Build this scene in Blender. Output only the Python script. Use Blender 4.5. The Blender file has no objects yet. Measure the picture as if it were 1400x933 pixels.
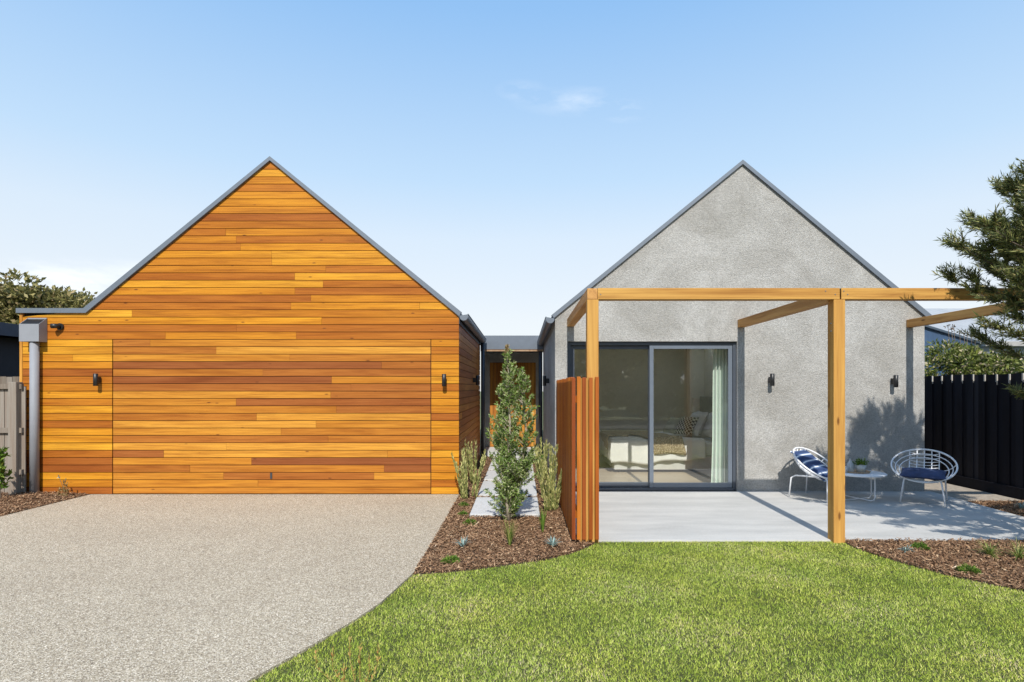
import bpy, math, random
import numpy as np
R = math.radians
random.seed(7); RNG = np.random.default_rng(7)
scene = bpy.context.scene
COL = scene.collection

# ------------------------------------------------------------------ camera, light, exposure
F, CX, CY, CH = 776.0, 713.0, 531.0, 1.6           # focal length in photo pixels, vanishing point, eye height
cam = bpy.data.cameras.new('camera'); co = bpy.data.objects.new('camera', cam); COL.objects.link(co)
co.location = (0, 0, CH); co.rotation_euler = (R(90), 0, 0)
cam.sensor_width = 36; cam.lens = 36 * F / 1400
cam.shift_x = -(CX - 700) / 1400; cam.shift_y = (CY - 466.5) / 1400
cam.clip_start = .05; cam.clip_end = 2000
scene.camera = co
SUN_EL = 43.7
sl = bpy.data.lights.new('sun', 'SUN'); sl.energy = 4.1; sl.angle = R(.5); sl.color = (1, .95, .87)
so = bpy.data.objects.new('sun', sl); COL.objects.link(so)
so.rotation_euler = (R(90 - SUN_EL), 0, 0)            # light travels towards +Y and down
world = bpy.data.worlds.new('World'); scene.world = world; world.use_nodes = True
wn, wl = world.node_tree.nodes, world.node_tree.links
wn.clear()
sky = wn.new('ShaderNodeTexSky'); sky.sky_type = 'NISHITA'; sky.sun_disc = False
sky.sun_elevation = R(SUN_EL); sky.sun_rotation = R(180); sky.air_density = 1.0; sky.dust_density = .6; sky.ozone_density = 1.5
bg = wn.new('ShaderNodeBackground'); bg.inputs['Strength'].default_value = .15
out = wn.new('ShaderNodeOutputWorld')
geo = wn.new('ShaderNodeTexCoord'); sep = wn.new('ShaderNodeSeparateXYZ'); wl.new(geo.outputs['Generated'], sep.inputs[0])
def wmath(op, a, b=None, clamp=False):
    n = wn.new('ShaderNodeMath'); n.operation = op; n.use_clamp = clamp
    for i, v in enumerate((a, b)):
        if v is None: continue
        if isinstance(v, (int, float)): n.inputs[i].default_value = v
        else: wl.new(v, n.inputs[i])
    return n.outputs[0]
def wblob(az, el, raz, rel):       # soft patch of sky round a direction (tan azimuth, tan elevation)
    a = wmath('DIVIDE', wmath('SUBTRACT', wmath('DIVIDE', sep.outputs[0], wmath('MAXIMUM', sep.outputs[1], .01)), az), raz)
    e = wmath('DIVIDE', wmath('SUBTRACT', wmath('DIVIDE', sep.outputs[2], wmath('MAXIMUM', sep.outputs[1], .01)), el), rel)
    d = wmath('SQRT', wmath('ADD', wmath('MULTIPLY', a, a), wmath('MULTIPLY', e, e)))
    return wmath('SUBTRACT', 1.0, d, True)
nz = wn.new('ShaderNodeTexNoise'); nz.inputs['Scale'].default_value = 9; nz.inputs['Detail'].default_value = 9; nz.inputs['Roughness'].default_value = .62
mp = wn.new('ShaderNodeMapping'); mp.inputs['Scale'].default_value = (1, 1, 3.2)
wl.new(geo.outputs['Generated'], mp.inputs[0]); wl.new(mp.outputs[0], nz.inputs['Vector'])
nn = wmath('SUBTRACT', nz.outputs['Fac'], .42, True)
c1 = wblob(.00, .525, .05, .022); c2 = wblob(.105, .505, .13, .03)
c2b = wblob(.18, .485, .05, .02); c3 = wblob(-.85, .19, .40, .045)
mask = wmath('MULTIPLY', wmath('ADD', wmath('ADD', wmath('MULTIPLY', c1, .9), wmath('MULTIPLY', c2, 1.2)), wmath('ADD', wmath('MULTIPLY', c2b, 1.1), wmath('MULTIPLY', c3, 3.0))), nn, False)
mask = wmath('MULTIPLY', mask, 1.5, True)
# clear-air gradient measured from the horizon up, blended with the Nishita sky
rmp = wn.new('ShaderNodeValToRGB'); el_ = rmp.color_ramp.elements
stops_ = [(0, (.77, .80, .82)), (.1165, (.755, .79, .82)), (.251, (.65, .755, .86)), (.34, (.50, .68, .875)), (.557, (.27, .50, .83)), (1, (.17, .37, .72))]
while len(el_) < len(stops_): el_.new(.5)
for q_, (p_, c_) in zip(el_, stops_): q_.position = p_; q_.color = (*c_, 1)
wl.new(wmath('MAXIMUM', sep.outputs[2], 0.0), rmp.inputs[0])
sc6 = wn.new('ShaderNodeMixRGB'); sc6.blend_type = 'MULTIPLY'; sc6.inputs[0].default_value = 1; sc6.inputs[2].default_value = (6, 6, 6, 1); wl.new(rmp.outputs[0], sc6.inputs[1])
hzm = wn.new('ShaderNodeMixRGB'); hzm.inputs[0].default_value = .9; wl.new(sky.outputs[0], hzm.inputs[1]); wl.new(sc6.outputs[0], hzm.inputs[2])
clm = wn.new('ShaderNodeMixRGB'); clm.inputs[2].default_value = (5.8, 6.0, 6.2, 1)
wl.new(mask, clm.inputs[0]); wl.new(hzm.outputs[0], clm.inputs[1])
wl.new(clm.outputs[0], bg.inputs['Color']); wl.new(bg.outputs[0], out.inputs[0])
vs = scene.view_settings
vs.view_transform = 'Standard'; vs.look = 'None'; vs.exposure = .35; vs.gamma = 1; vs.use_curve_mapping = False
scene.cycles.max_bounces = 12; scene.cycles.diffuse_bounces = 8; scene.cycles.transparent_max_bounces = 12

# ------------------------------------------------------------------ helpers
YW = 8.56                                            # depth of the two front walls
def at(px, py, Y): return ((px - CX) / F * Y, Y, CH + (CY - py) / F * Y)
def gx(px, Y): return (px - CX) / F * Y
def gz(py, Y): return CH + (CY - py) / F * Y
def tag(o, label=None, cat=None, group=None, kind=None):
    if label: o['label'] = label
    if cat: o['category'] = cat
    if group: o['group'] = group
    if kind: o['kind'] = kind
    return o
def empty(name, loc, label, cat, group=None, rz=0):
    o = bpy.data.objects.new(name, None); COL.objects.link(o); o.empty_display_size = .1
    o.location = loc; o.rotation_euler = (0, 0, rz)
    return tag(o, label, cat, group)
def copy_tree(o, parent=None):
    c = o.copy(); COL.objects.link(c)
    if parent: c.parent = parent
    for ch in list(o.children): copy_tree(ch, c)
    return c
def np_mesh(name, V, Fc, mats, parent=None, rnd=None, smooth=False):
    """V (n,3), Fc (m,k) arrays -> one mesh object with a per-face 'rnd' value"""
    me = bpy.data.meshes.new(name)
    V = np.asarray(V, dtype=np.float32); Fc = np.asarray(Fc, dtype=np.int32)
    m, k = Fc.shape
    me.vertices.add(len(V)); me.vertices.foreach_set('co', V.ravel())
    me.loops.add(m * k); me.loops.foreach_set('vertex_index', Fc.ravel())
    me.polygons.add(m); me.polygons.foreach_set('loop_start', np.arange(0, m * k, k, dtype=np.int32))
    me.update(calc_edges=True); me.validate()
    if rnd is not None:
        a = me.attributes.new('rnd', 'FLOAT', 'FACE'); a.data.foreach_set('value', np.asarray(rnd, dtype=np.float32))
    for mm in (mats if isinstance(mats, (list, tuple)) else [mats]): me.materials.append(mm)
    if smooth: me.polygons.foreach_set('use_smooth', np.ones(m, dtype=bool))
    o = bpy.data.objects.new(name, me); COL.objects.link(o)
    if parent: o.parent = parent
    return o
class MB:
    def __init__(s): s.v = []; s.f = []; s.m = []; s.r = []; s.s = []
    def face(s, pts, mi=0, r=0., sm=False):
        i = len(s.v); s.v += [tuple(p) for p in pts]; s.f.append(tuple(range(i, i + len(pts)))); s.m.append(mi); s.r.append(r); s.s.append(sm)
    def hexa(s, p, mi=0, r=0.):                       # 8 points: bottom ring 0-3, top ring 4-7
        i = len(s.v); s.v += [tuple(q) for q in p]
        for q in ((0, 3, 2, 1), (4, 5, 6, 7), (0, 1, 5, 4), (1, 2, 6, 5), (2, 3, 7, 6), (3, 0, 4, 7)):
            s.f.append(tuple(i + k for k in q)); s.m.append(mi); s.r.append(r); s.s.append(False)
    def box(s, x0, x1, y0, y1, z0, z1, mi=0, r=None):
        if r is None: r = random.random()
        s.hexa([(x0, y0, z0), (x1, y0, z0), (x1, y1, z0), (x0, y1, z0), (x0, y0, z1), (x1, y0, z1), (x1, y1, z1), (x0, y1, z1)], mi, r); return s
    def prism(s, poly, a0, a1, axis='y', mi=0, r=0.):
        n = len(poly)
        def mk(p, a): return (p[0], a, p[1]) if axis == 'y' else ((p[0], p[1], a) if axis == 'z' else (a, p[0], p[1]))
        A = [mk(p, a0) for p in poly]; B = [mk(p, a1) for p in poly]
        s.face(A if axis == 'y' else A[::-1], mi, r); s.face(B[::-1] if axis == 'y' else B, mi, r)
        for i in range(n):
            j = (i + 1) % n; s.face([A[i], B[i], B[j], A[j]] if axis == 'y' else [A[i], A[j], B[j], B[i]], mi, r)
        return s
    def tube(s, pts, rad, n=8, closed=False, mi=0, r=0., caps=True):
        pts = [np.array(p, float) for p in pts]; N = len(pts); base = len(s.v)
        rr = rad if isinstance(rad, (list, tuple)) else [rad] * N
        prev = None
        for i, p in enumerate(pts):
            t = (pts[(i + 1) % N] - pts[i - 1]) if closed else (pts[min(i + 1, N - 1)] - pts[max(i - 1, 0)])
            t = t / (np.linalg.norm(t) + 1e-9)
            if prev is None:
                a = np.array((0, 0, 1.)) if abs(t[2]) < .9 else np.array((1., 0, 0))
                u = np.cross(t, a)
            else: u = prev - t * np.dot(prev, t)
            u /= np.linalg.norm(u) + 1e-9; prev = u; w = np.cross(t, u)
            for k in range(n):
                a = 2 * math.pi * k / n; s.v.append(tuple(p + rr[i] * (math.cos(a) * u + math.sin(a) * w)))
        for i in range(N if closed else N - 1):
            for k in range(n):
                a = base + i * n; b = base + ((i + 1) % N) * n
                s.f.append((a + k, a + (k + 1) % n, b + (k + 1) % n, b + k)); s.m.append(mi); s.r.append(r); s.s.append(True)
        if caps and not closed:
            s.f.append(tuple(base + k for k in range(n))[::-1]); s.m.append(mi); s.r.append(r); s.s.append(False)
            s.f.append(tuple(base + (N - 1) * n + k for k in range(n))); s.m.append(mi); s.r.append(r); s.s.append(False)
        return s
    def lathe(s, prof, c, n=28, mi=0, r=0., sm=True):
        base = len(s.v)
        for (q, z) in prof:
            for k in range(n):
                a = 2 * math.pi * k / n; s.v.append((c[0] + q * math.cos(a), c[1] + q * math.sin(a), c[2] + z))
        for i in range(len(prof) - 1):
            for k in range(n):
                a = base + i * n; b = a + n
                s.f.append((a + k, a + (k + 1) % n, b + (k + 1) % n, b + k)); s.m.append(mi); s.r.append(r); s.s.append(sm)
        return s
    def build(s, name, mats, parent=None, bevel=0):
        me = bpy.data.meshes.new(name); me.from_pydata(s.v, [], s.f)
        for mm in (mats if isinstance(mats, (list, tuple)) else [mats]): me.materials.append(mm)
        me.polygons.foreach_set('material_index', s.m); me.polygons.foreach_set('use_smooth', s.s)
        a = me.attributes.new('rnd', 'FLOAT', 'FACE'); a.data.foreach_set('value', s.r)
        o = bpy.data.objects.new(name, me); COL.objects.link(o)
        if parent: o.parent = parent
        if bevel:
            b = o.modifiers.new('bevel', 'BEVEL'); b.width = bevel; b.segments = 2; b.limit_method = 'ANGLE'
        return o

# ------------------------------------------------------------------ materials
class N:                                             # tiny node-tree helper
    def __init__(s, name):
        s.m = bpy.data.materials.new(name); s.m.use_nodes = True; s.n = s.m.node_tree.nodes; s.l = s.m.node_tree.links
        s.b = s.n['Principled BSDF']; s.tc = s.n.new('ShaderNodeTexCoord')
    def set(s, **k):
        for a, v in k.items():
            i = s.b.inputs[a.replace('_', ' ')]
            if hasattr(v, 'links'): s.l.new(v, i)
            else: i.default_value = v
        return s
    def put(s, v, i):
        if hasattr(v, 'links'): s.l.new(v, i)
        else: i.default_value = v
    def map(s, scale, vec=None, loc=None):
        m = s.n.new('ShaderNodeMapping'); s.l.new(vec or s.tc.outputs['Object'], m.inputs[0]); m.inputs['Scale'].default_value = scale
        if loc is not None: s.put(loc, m.inputs['Location'])
        return m.outputs[0]
    def noise(s, scale, detail=4, rough=.55, vec=None, dist=0):
        t = s.n.new('ShaderNodeTexNoise'); t.inputs['Scale'].default_value = scale; t.inputs['Detail'].default_value = detail
        t.inputs['Roughness'].default_value = rough; t.inputs['Distortion'].default_value = dist
        s.l.new(vec or s.tc.outputs['Object'], t.inputs['Vector']); return t.outputs['Fac']
    def voro(s, scale, out='Color', feature='F1', vec=None):
        t = s.n.new('ShaderNodeTexVoronoi'); t.inputs['Scale'].default_value = scale; t.feature = feature
        s.l.new(vec or s.tc.outputs['Object'], t.inputs['Vector']); return t.outputs[out]
    def attr(s, a='rnd'):
        t = s.n.new('ShaderNodeAttribute'); t.attribute_name = a; return t.outputs['Fac']
    def ramp(s, fac, stops, interp='LINEAR'):
        r = s.n.new('ShaderNodeValToRGB'); e = r.color_ramp.elements; r.color_ramp.interpolation = interp
        while len(e) < len(stops): e.new(.5)
        for q, (p, c) in zip(e, stops): q.position = p; q.color = (*c, 1) if len(c) == 3 else c
        s.l.new(fac, r.inputs[0]); return r.outputs[0]
    def mix(s, f, a, b, mode='MIX'):
        m = s.n.new('ShaderNodeMixRGB'); m.blend_type = mode
        for i, v in enumerate((f, a, b)):
            if isinstance(v, tuple) and len(v) == 3: v = (*v, 1)
            s.put(v, m.inputs[i])
        return m.outputs[0]
    def math(s, op, a, b=0., clamp=False):
        m = s.n.new('ShaderNodeMath'); m.operation = op; m.use_clamp = clamp; s.put(a, m.inputs[0]); s.put(b, m.inputs[1]); return m.outputs[0]
    def bump(s, h, strength=.3, dist=.01):
        b = s.n.new('ShaderNodeBump'); b.inputs['Strength'].default_value = strength; b.inputs['Distance'].default_value = dist
        s.l.new(h, b.inputs['Height']); s.l.new(b.outputs[0], s.b.inputs['Normal']); return s
def g3(v): return (v, v, v)
def plain(name, col, rough=.5, metal=0, var=.12, scale=8, bump=0, spec=.5):
    n = N(name); f = n.noise(scale, 5, .6)
    c = n.ramp(f, [(.3, tuple(x * (1 - var) for x in col)), (.7, tuple(min(1, x * (1 + var)) for x in col))])
    n.set(Base_Color=c, Roughness=rough, Metallic=metal, Specular_IOR_Level=spec)
    if bump: n.bump(n.noise(scale * 12, 3), bump, .003)
    return n.m
def wood(name, stops, axis='x', rough=.5, gr=.42, knots=True, coarse=1.0, ks=1.0):
    n = N(name); r = n.attr()
    cv = n.n.new('ShaderNodeCombineXYZ'); big = n.math('MULTIPLY', r, 91.7)
    for k in range(3): n.l.new(big, cv.inputs[k])
    S = {'x': (1.6, 60, 60), 'y': (28, 1.1, 28), 'z': (28, 28, 1.1)}[axis]
    v = n.map(tuple(q * coarse for q in S), loc=cv.outputs[0])
    g1 = n.noise(1.0, 6, .62, v, .6)
    S2 = {'x': (.5, 9, 9), 'y': (9, .5, 9), 'z': (9, 9, .5)}[axis]
    g2 = n.noise(1.0, 4, .6, n.map(S2, loc=cv.outputs[0]), 1.5)
    base = n.ramp(r, stops)
    r2 = n.noise(1.0, 3, .5, n.map({'x': (.55, 5, 5), 'y': (5, .55, 5), 'z': (5, 5, .55)}[axis], loc=cv.outputs[0]), 1.0)
    base = n.mix(.55, base, n.ramp(r2, [(.3, (.72, .60, .50)), (.5, (1, 1, 1)), (.7, (1.12, 1.22, 1.3))]), 'MULTIPLY')
    c = n.mix(n.math('MULTIPLY', n.ramp(g1, [(.34, g3(1)), (.56, g3(0))]), gr), base, (.16, .035, .008), 'MIX')
    c = n.mix(.75, c, n.ramp(g2, [(.28, (.68, .60, .55)), (.5, (1, 1, 1)), (.72, (1.14, 1.2, 1.25))]), 'MULTIPLY')
    if knots:
        S3 = {'x': (2.2, 7, 7), 'y': (7, 2.2, 7), 'z': (7, 7, 2.2)}[axis]
        kn = n.voro(1.0, 'Distance', vec=n.map(S3, loc=cv.outputs[0]))
        c = n.mix(n.ramp(kn, [(.035 * ks, g3(.8)), (.085 * ks, g3(0))]), c, (.10, .03, .01))
    n.set(Base_Color=c, Roughness=rough, Specular_IOR_Level=.18); n.bump(g1, .25, .002); return n.m
M = {}
CED = [(0, (.25, .068, .014)), (.15, (.33, .098, .015)), (.35, (.41, .134, .014)), (.6, (.50, .187, .014)), (.82, (.58, .238, .015)), (1, (.66, .315, .026))]
M['cedar'] = wood('cedar_boards', CED, 'x')
M['cedar_door'] = wood('cedar_door_boards', [(0, (.23, .070, .022)), (.2, (.31, .098, .022)), (.45, (.41, .145, .020)), (.75, (.50, .20, .022)), (1, (.62, .29, .040))], 'x')
M['cedar_side'] = wood('cedar_side_boards', [(0, (.32, .085, .022)), (.5, (.44, .14, .03)), (1, (.55, .21, .04))], 'y')
M['cedar_v'] = wood('cedar_vertical_boards', [(0, (.42, .16, .03)), (.5, (.52, .22, .04)), (1, (.62, .30, .05))], 'z')
M['slat'] = wood('red_slats', [(0, (.27, .065, .018)), (.4, (.39, .110, .018)), (1, (.54, .185, .022))], 'z', .5, .3, False)
M['pine'] = wood('pine_x', [(0, (.47, .235, .055)), (1, (.57, .31, .080))], 'x', .65, .42, True, .6, 1.5)
M['pine_y'] = wood('pine_y', [(0, (.50, .26, .085)), (1, (.56, .30, .10))], 'y', .65, .4, True, .6, 1.5)
M['pine_z'] = wood('pine_z', [(0, (.47, .235, .055)), (1, (.57, .31, .080))], 'z', .65, .34, True, .6, 1.5)
M['grey_wood'] = wood('weathered_paling', [(0, (.17, .14, .11)), (1, (.28, .24, .20))], 'z', .85, .12)
M['black_wood'] = wood('black_stained_paling', [(0, (.009, .008, .011)), (.6, (.022, .021, .027)), (1, (.085, .08, .092))], 'z', .75, .0, False)
M['pale_edge'] = plain('pale_timber', (.45, .42, .38), .8)
M['dark_gap'] = plain('black_sarking', (.012, .010, .009), .9)
M['metal'] = plain('blue_grey_steel', (.155, .18, .215), .42, .25, .06)
M['metal_dark'] = plain('slate_steel', (.055, .062, .072), .4, .3, .06)
M['frame'] = plain('charcoal_aluminium', (.085, .10, .125), .35, .3, .05)
M['frame_light'] = plain('slate_aluminium', (.17, .20, .245), .35, .3, .05)
M['pipe'] = plain('grey_pipe_paint', (.25, .26, .285), .65, 0, .05)
M['black'] = plain('matt_black', (.014, .014, .015), .4)
M['white_metal'] = plain('white_powdercoat', (.82, .83, .85), .35, 0, .03)
M['white'] = plain('white_cotton', (.82, .83, .84), .9, 0, .04)
M['lens'] = plain('lens', (.01, .01, .015), .08)
M['porcelain'] = plain('pale_pot', (.62, .62, .60), .6, 0, .15, 30)
M['wicker'] = plain('wicker', (.42, .30, .20), .8, 0, .35, 60, .6)
M['jar'] = plain('pale_jar', (.45, .48, .5), .2, 0, .2, 20)
M['int_wall'] = plain('interior_plaster', (.80, .78, .68), .9, 0, .03)
M['int_ceil'] = plain('interior_ceiling', (.86, .86, .84), .9, 0, .03)
M['headboard'] = plain('headboard_fabric', (.36, .38, .33), .9)
M['lampshade'] = plain('lampshade', (.75, .68, .58), .9)
M['oak'] = wood('oak', [(0, (.34, .22, .13)), (1, (.42, .28, .17))], 'z', .5, .2)
M['navy_wall'] = plain('navy_weatherboard', (.018, .021, .032), .7)
M['navy_trim'] = plain('navy_fascia', (.05, .06, .085), .6)
M['bluewall'] = plain('blue_grey_weatherboard', (.42, .52, .68), .7)
M['trim'] = plain('pale_fascia', (.34, .33, .32), .6)
# rendered wall: stippled coarse render with cloudy trowel patches
n = N('coarse_grey_render')
cl = n.noise(1.1, 8, .68, None, .8); st = n.noise(60, 7, .78); st2 = n.voro(130, 'Distance')
c = n.ramp(cl, [(.30, (.37, .355, .325)), (.5, (.46, .447, .42)), (.7, (.56, .55, .525))])
c = n.mix(.6, c, n.ramp(st, [(.36, g3(.5)), (.5, g3(1.0)), (.64, g3(1.42))]), 'MULTIPLY')
hb = n.noise(1.0, 4, .6, n.map((1.2, 1.2, 9)))
c = n.mix(.2, c, n.ramp(hb, [(.35, (.8, .8, .78)), (.65, (1.12, 1.12, 1.12))]), 'MULTIPLY')
n.set(Base_Color=c, Roughness=.92, Specular_IOR_Level=.2); n.bump(n.math('ADD', st, n.math('MULTIPLY', st2, .6)), .9, .018); M['render'] = n.m
# exposed aggregate
n = N('exposed_aggregate')
vc = n.n.new('ShaderNodeSeparateColor'); n.l.new(n.voro(180), vc.inputs[0])
c = n.ramp(vc.outputs[0], [(0, (.12, .095, .07)), (.14, (.23, .19, .14)), (.35, (.34, .285, .20)), (.65, (.46, .395, .29)), (.85, (.59, .515, .40)), (1, (.85, .78, .65))])
vc2 = n.n.new('ShaderNodeSeparateColor'); n.l.new(n.voro(52), vc2.inputs[0])
c = n.mix(.22, c, n.ramp(vc2.outputs[1], [(0, g3(.62)), (.5, g3(1)), (1, g3(1.3))]), 'MULTIPLY')
c = n.mix(.6, c, n.ramp(n.noise(.9, 5, .6), [(.3, (.86, .84, .82)), (.7, (1.06, 1.06, 1.05))]), 'MULTIPLY')
n.set(Base_Color=c, Roughness=.85, Specular_IOR_Level=.3); n.bump(n.voro(180, 'Distance'), .35, .005); M['agg'] = n.m
# patio concrete
n = N('broomed_concrete')
c = n.ramp(n.noise(1.0, 6, .6, n.map((.8, 3.2, 1))), [(.3, (.41, .405, .385)), (.55, (.50, .49, .465)), (.72, (.57, .555, .52))])
c = n.mix(.3, c, n.ramp(n.noise(60, 4, .6), [(.35, g3(.8)), (.65, g3(1.12))]), 'MULTIPLY')
n.set(Base_Color=c, Roughness=.7, Specular_IOR_Level=.35); n.bump(n.noise(40, 4), .1, .003); M['concrete'] = n.m
M['slab'] = plain('pale_paver', (.52, .525, .52), .8, 0, .1, 25, .2)
M['soil'] = plain('soil', (.07, .045, .03), .95, 0, .4, 30, .8)
M['verge'] = plain('verge', (.12, .14, .06), .95, 0, .3, 3)
M['asphalt'] = plain('asphalt', (.06, .06, .062), .9, 0, .15, 40)
M['sand'] = plain('compacted_sand', (.36, .31, .25), .9, 0, .25, 12, .5)
M['shaded_lawn_soil'] = plain('shaded_thatch', (.05, .055, .014), .95, 0, .35, 14, .5)  # shade between the blades is put into this dark colour
def leafm(name, stops, trans=.3, rough=.55, patch=None):
    n = N(name); c = n.ramp(n.attr(), stops)
    if patch: c = n.mix(.8, c, n.ramp(n.noise(patch[0], 3, .6), [(.35, patch[1]), (.65, patch[2])]), 'MULTIPLY')
    n.set(Base_Color=c, Roughness=rough, Specular_IOR_Level=.35)
    t = n.n.new('ShaderNodeBsdfTranslucent'); n.l.new(c, t.inputs[0]); m = n.n.new('ShaderNodeMixShader'); m.inputs[0].default_value = trans
    n.l.new(n.b.outputs[0], m.inputs[1]); n.l.new(t.outputs[0], m.inputs[2]); n.l.new(m.outputs[0], n.n['Material Output'].inputs[0]); return n.m
M['grass'] = leafm('grass_blades', [(0, (.10, .15, .013)), (.3, (.29, .39, .038)), (.6, (.54, .64, .085)), (.84, (.78, .79, .20)), (.95, (.80, .74, .32)), (1, (.85, .68, .45))], .25, .5, (1.7, (.82, .9, .8), (1.12, 1.06, 1.05)))
M['chips'] = leafm('bark_chips', [(0, (.075, .036, .018)), (.35, (.20, .108, .056)), (.7, (.37, .225, .125)), (.9, (.57, .40, .24)), (1, (.80, .64, .46))], 0.0, .8)
M['shrub_leaf'] = leafm('olive_shrub_leaves', [(0, (.05, .10, .016)), (.4, (.16, .27, .045)), (.75, (.36, .46, .14)), (1, (.68, .70, .40))], .3)
M['shrub_tip'] = leafm('bronze_shoots', [(0, (.22, .16, .07)), (1, (.42, .30, .13))], .3)
M['pale_stem'] = leafm('pale_variegated_leaves', [(0, (.20, .23, .07)), (.5, (.50, .50, .18)), (1, (.80, .74, .34))], .25)
M['blue_leaf'] = leafm('blue_succulent_leaves', [(0, (.18, .28, .26)), (1, (.38, .50, .46))], .1)
M['green_leaf'] = leafm('fresh_leaves', [(0, (.05, .11, .015)), (.6, (.13, .24, .03)), (1, (.26, .36, .06))], .3)
M['strap_leaf'] = leafm('strap_leaves', [(0, (.07, .12, .02)), (.6, (.20, .27, .05)), (1, (.45, .42, .15))], .3)
M['hedge_leaf'] = leafm('hedge_leaves', [(0, (.05, .07, .02)), (.4, (.13, .17, .035)), (.75, (.27, .30, .06)), (.9, (.38, .34, .16)), (1, (.75, .62, .50))], .3)
M['needle'] = leafm('dark_needles', [(0, (.04, .055, .025)), (.4, (.14, .17, .055)), (.75, (.34, .34, .11)), (1, (.46, .33, .16))], .2)
M['far_leaf'] = leafm('far_tree_leaves', [(0, (.10, .10, .03)), (.5, (.24, .22, .07)), (.9, (.38, .32, .13)), (1, (.45, .32, .18))], .25)
M['street_leaf'] = leafm('street_hedge_leaves', [(0, (.36, .34, .14)), (.5, (.50, .46, .21)), (1, (.62, .56, .32))], .6)
M['weed'] = leafm('dry_weed', [(0, (.25, .26, .05)), (.6, (.45, .35, .10)), (1, (.55, .25, .10))], .3)
M['bark'] = plain('bark', (.13, .10, .075), .9, 0, .3, 20, .8)
M['pale_bark'] = plain('pale_bark', (.34, .29, .22), .9, 0, .25, 30, .6)
# glass: clear with a Fresnel reflection
n = N('window_glass'); ge = n.n.new('ShaderNodeNewGeometry'); dt = n.n.new('ShaderNodeVectorMath'); dt.operation = 'DOT_PRODUCT'
n.l.new(ge.outputs['Incoming'], dt.inputs[0]); n.l.new(ge.outputs['Normal'], dt.inputs[1])
fz = n.math('POWER', n.math('SUBTRACT', 1.0, n.math('ABSOLUTE', dt.outputs['Value']), True), 5.0)
gl = n.n.new('ShaderNodeBsdfGlossy'); gl.inputs['Roughness'].default_value = .01
tr = n.n.new('ShaderNodeBsdfTransparent'); tr.inputs[0].default_value = (.93, .94, .90, 1)
mx = n.n.new('ShaderNodeMixShader'); n.l.new(n.math('ADD', n.math('MULTIPLY', fz, .9), .15, True), mx.inputs[0]); n.l.new(tr.outputs[0], mx.inputs[1]); n.l.new(gl.outputs[0], mx.inputs[2])
df = n.n.new('ShaderNodeBsdfDiffuse'); df.inputs[0].default_value = (.50, .48, .34, 1); m2 = n.n.new('ShaderNodeMixShader'); m2.inputs[0].default_value = .018   # pale haze mixed in to lift the dark room behind the panes
n.l.new(mx.outputs[0], m2.inputs[1]); n.l.new(df.outputs[0], m2.inputs[2])
n.l.new(m2.outputs[0], n.n['Material Output'].inputs[0]); M['glass'] = n.m
# oak floor boards
n = N('pale_floorboards'); b = n.n.new('ShaderNodeTexBrick'); n.l.new(n.tc.outputs['Object'], b.inputs['Vector'])
b.inputs['Scale'].default_value = 1; b.inputs['Brick Width'].default_value = 1.8; b.inputs['Row Height'].default_value = .16; b.inputs['Mortar Size'].default_value = .002
b.inputs['Color1'].default_value = (.52, .44, .33, 1); b.inputs['Color2'].default_value = (.44, .36, .26, 1); b.inputs['Mortar'].default_value = (.2, .15, .1, 1)
n.set(Base_Color=b.outputs[0], Roughness=.4); M['floor'] = n.m
# metal roof sheet with ribs
n = N('pale_roof_sheet'); w = n.n.new('ShaderNodeTexWave'); w.bands_direction = 'X'; w.inputs['Scale'].default_value = 1.6; n.l.new(n.tc.outputs['Object'], w.inputs[0])
n.set(Base_Color=n.ramp(n.noise(2, 4), [(.3, (.36, .36, .36)), (.7, (.43, .43, .42))]), Roughness=.5, Metallic=.1); n.bump(w.outputs['Fac'], .5, .03); M['pale_roof'] = n.m
# fabrics
n = N('knitted_throw'); w = n.n.new('ShaderNodeTexWave'); w.inputs['Scale'].default_value = 7; w.inputs['Distortion'].default_value = 2; w.bands_direction = 'X'; n.l.new(n.tc.outputs['Object'], w.inputs[0])
v = n.voro(38, 'Distance'); n.set(Base_Color=n.ramp(v, [(.1, (.70, .60, .42)), (.6, (.36, .28, .17))]), Roughness=.95); n.bump(n.math('ADD', w.outputs['Fac'], v), .8, .02); M['knit'] = n.m
n = N('gingham_fabric'); ck = n.n.new('ShaderNodeTexChecker'); ck.inputs['Scale'].default_value = 28; n.l.new(n.map((1, 1, .0001), loc=(.013, .013, .003)), ck.inputs[0])
ck.inputs[1].default_value = (.015, .016, .014, 1); ck.inputs[2].default_value = (.55, .54, .46, 1); n.set(Base_Color=ck.outputs[0], Roughness=.95); M['gingham'] = n.m
n = N('navy_striped_cushion'); w = n.n.new('ShaderNodeTexWave'); w.bands_direction = 'Y'; w.inputs['Scale'].default_value = 2.6; n.l.new(n.tc.outputs['Object'], w.inputs[0])
n.set(Base_Color=n.ramp(w.outputs['Fac'], [(.0, (.020, .045, .13)), (.55, (.035, .07, .17)), (.8, (.11, .17, .30)), (.93, (.16, .22, .36)), (.97, (.75, .78, .82))]), Roughness=.9); M['stripe'] = n.m
M['navy'] = plain('navy_canvas', (.035, .055, .13), .9, 0, .25, 10)
M['sage_pillow'] = plain('sage_linen', (.42, .44, .35), .95)
M['linen'] = plain('white_linen', (.62, .62, .62), .95, 0, .04)
M['curtain'] = plain('sheer_curtain', (.68, .76, .72), .9, 0, .03)
M['valance'] = plain('valance', (.62, .63, .64), .95, 0, .05)

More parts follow.
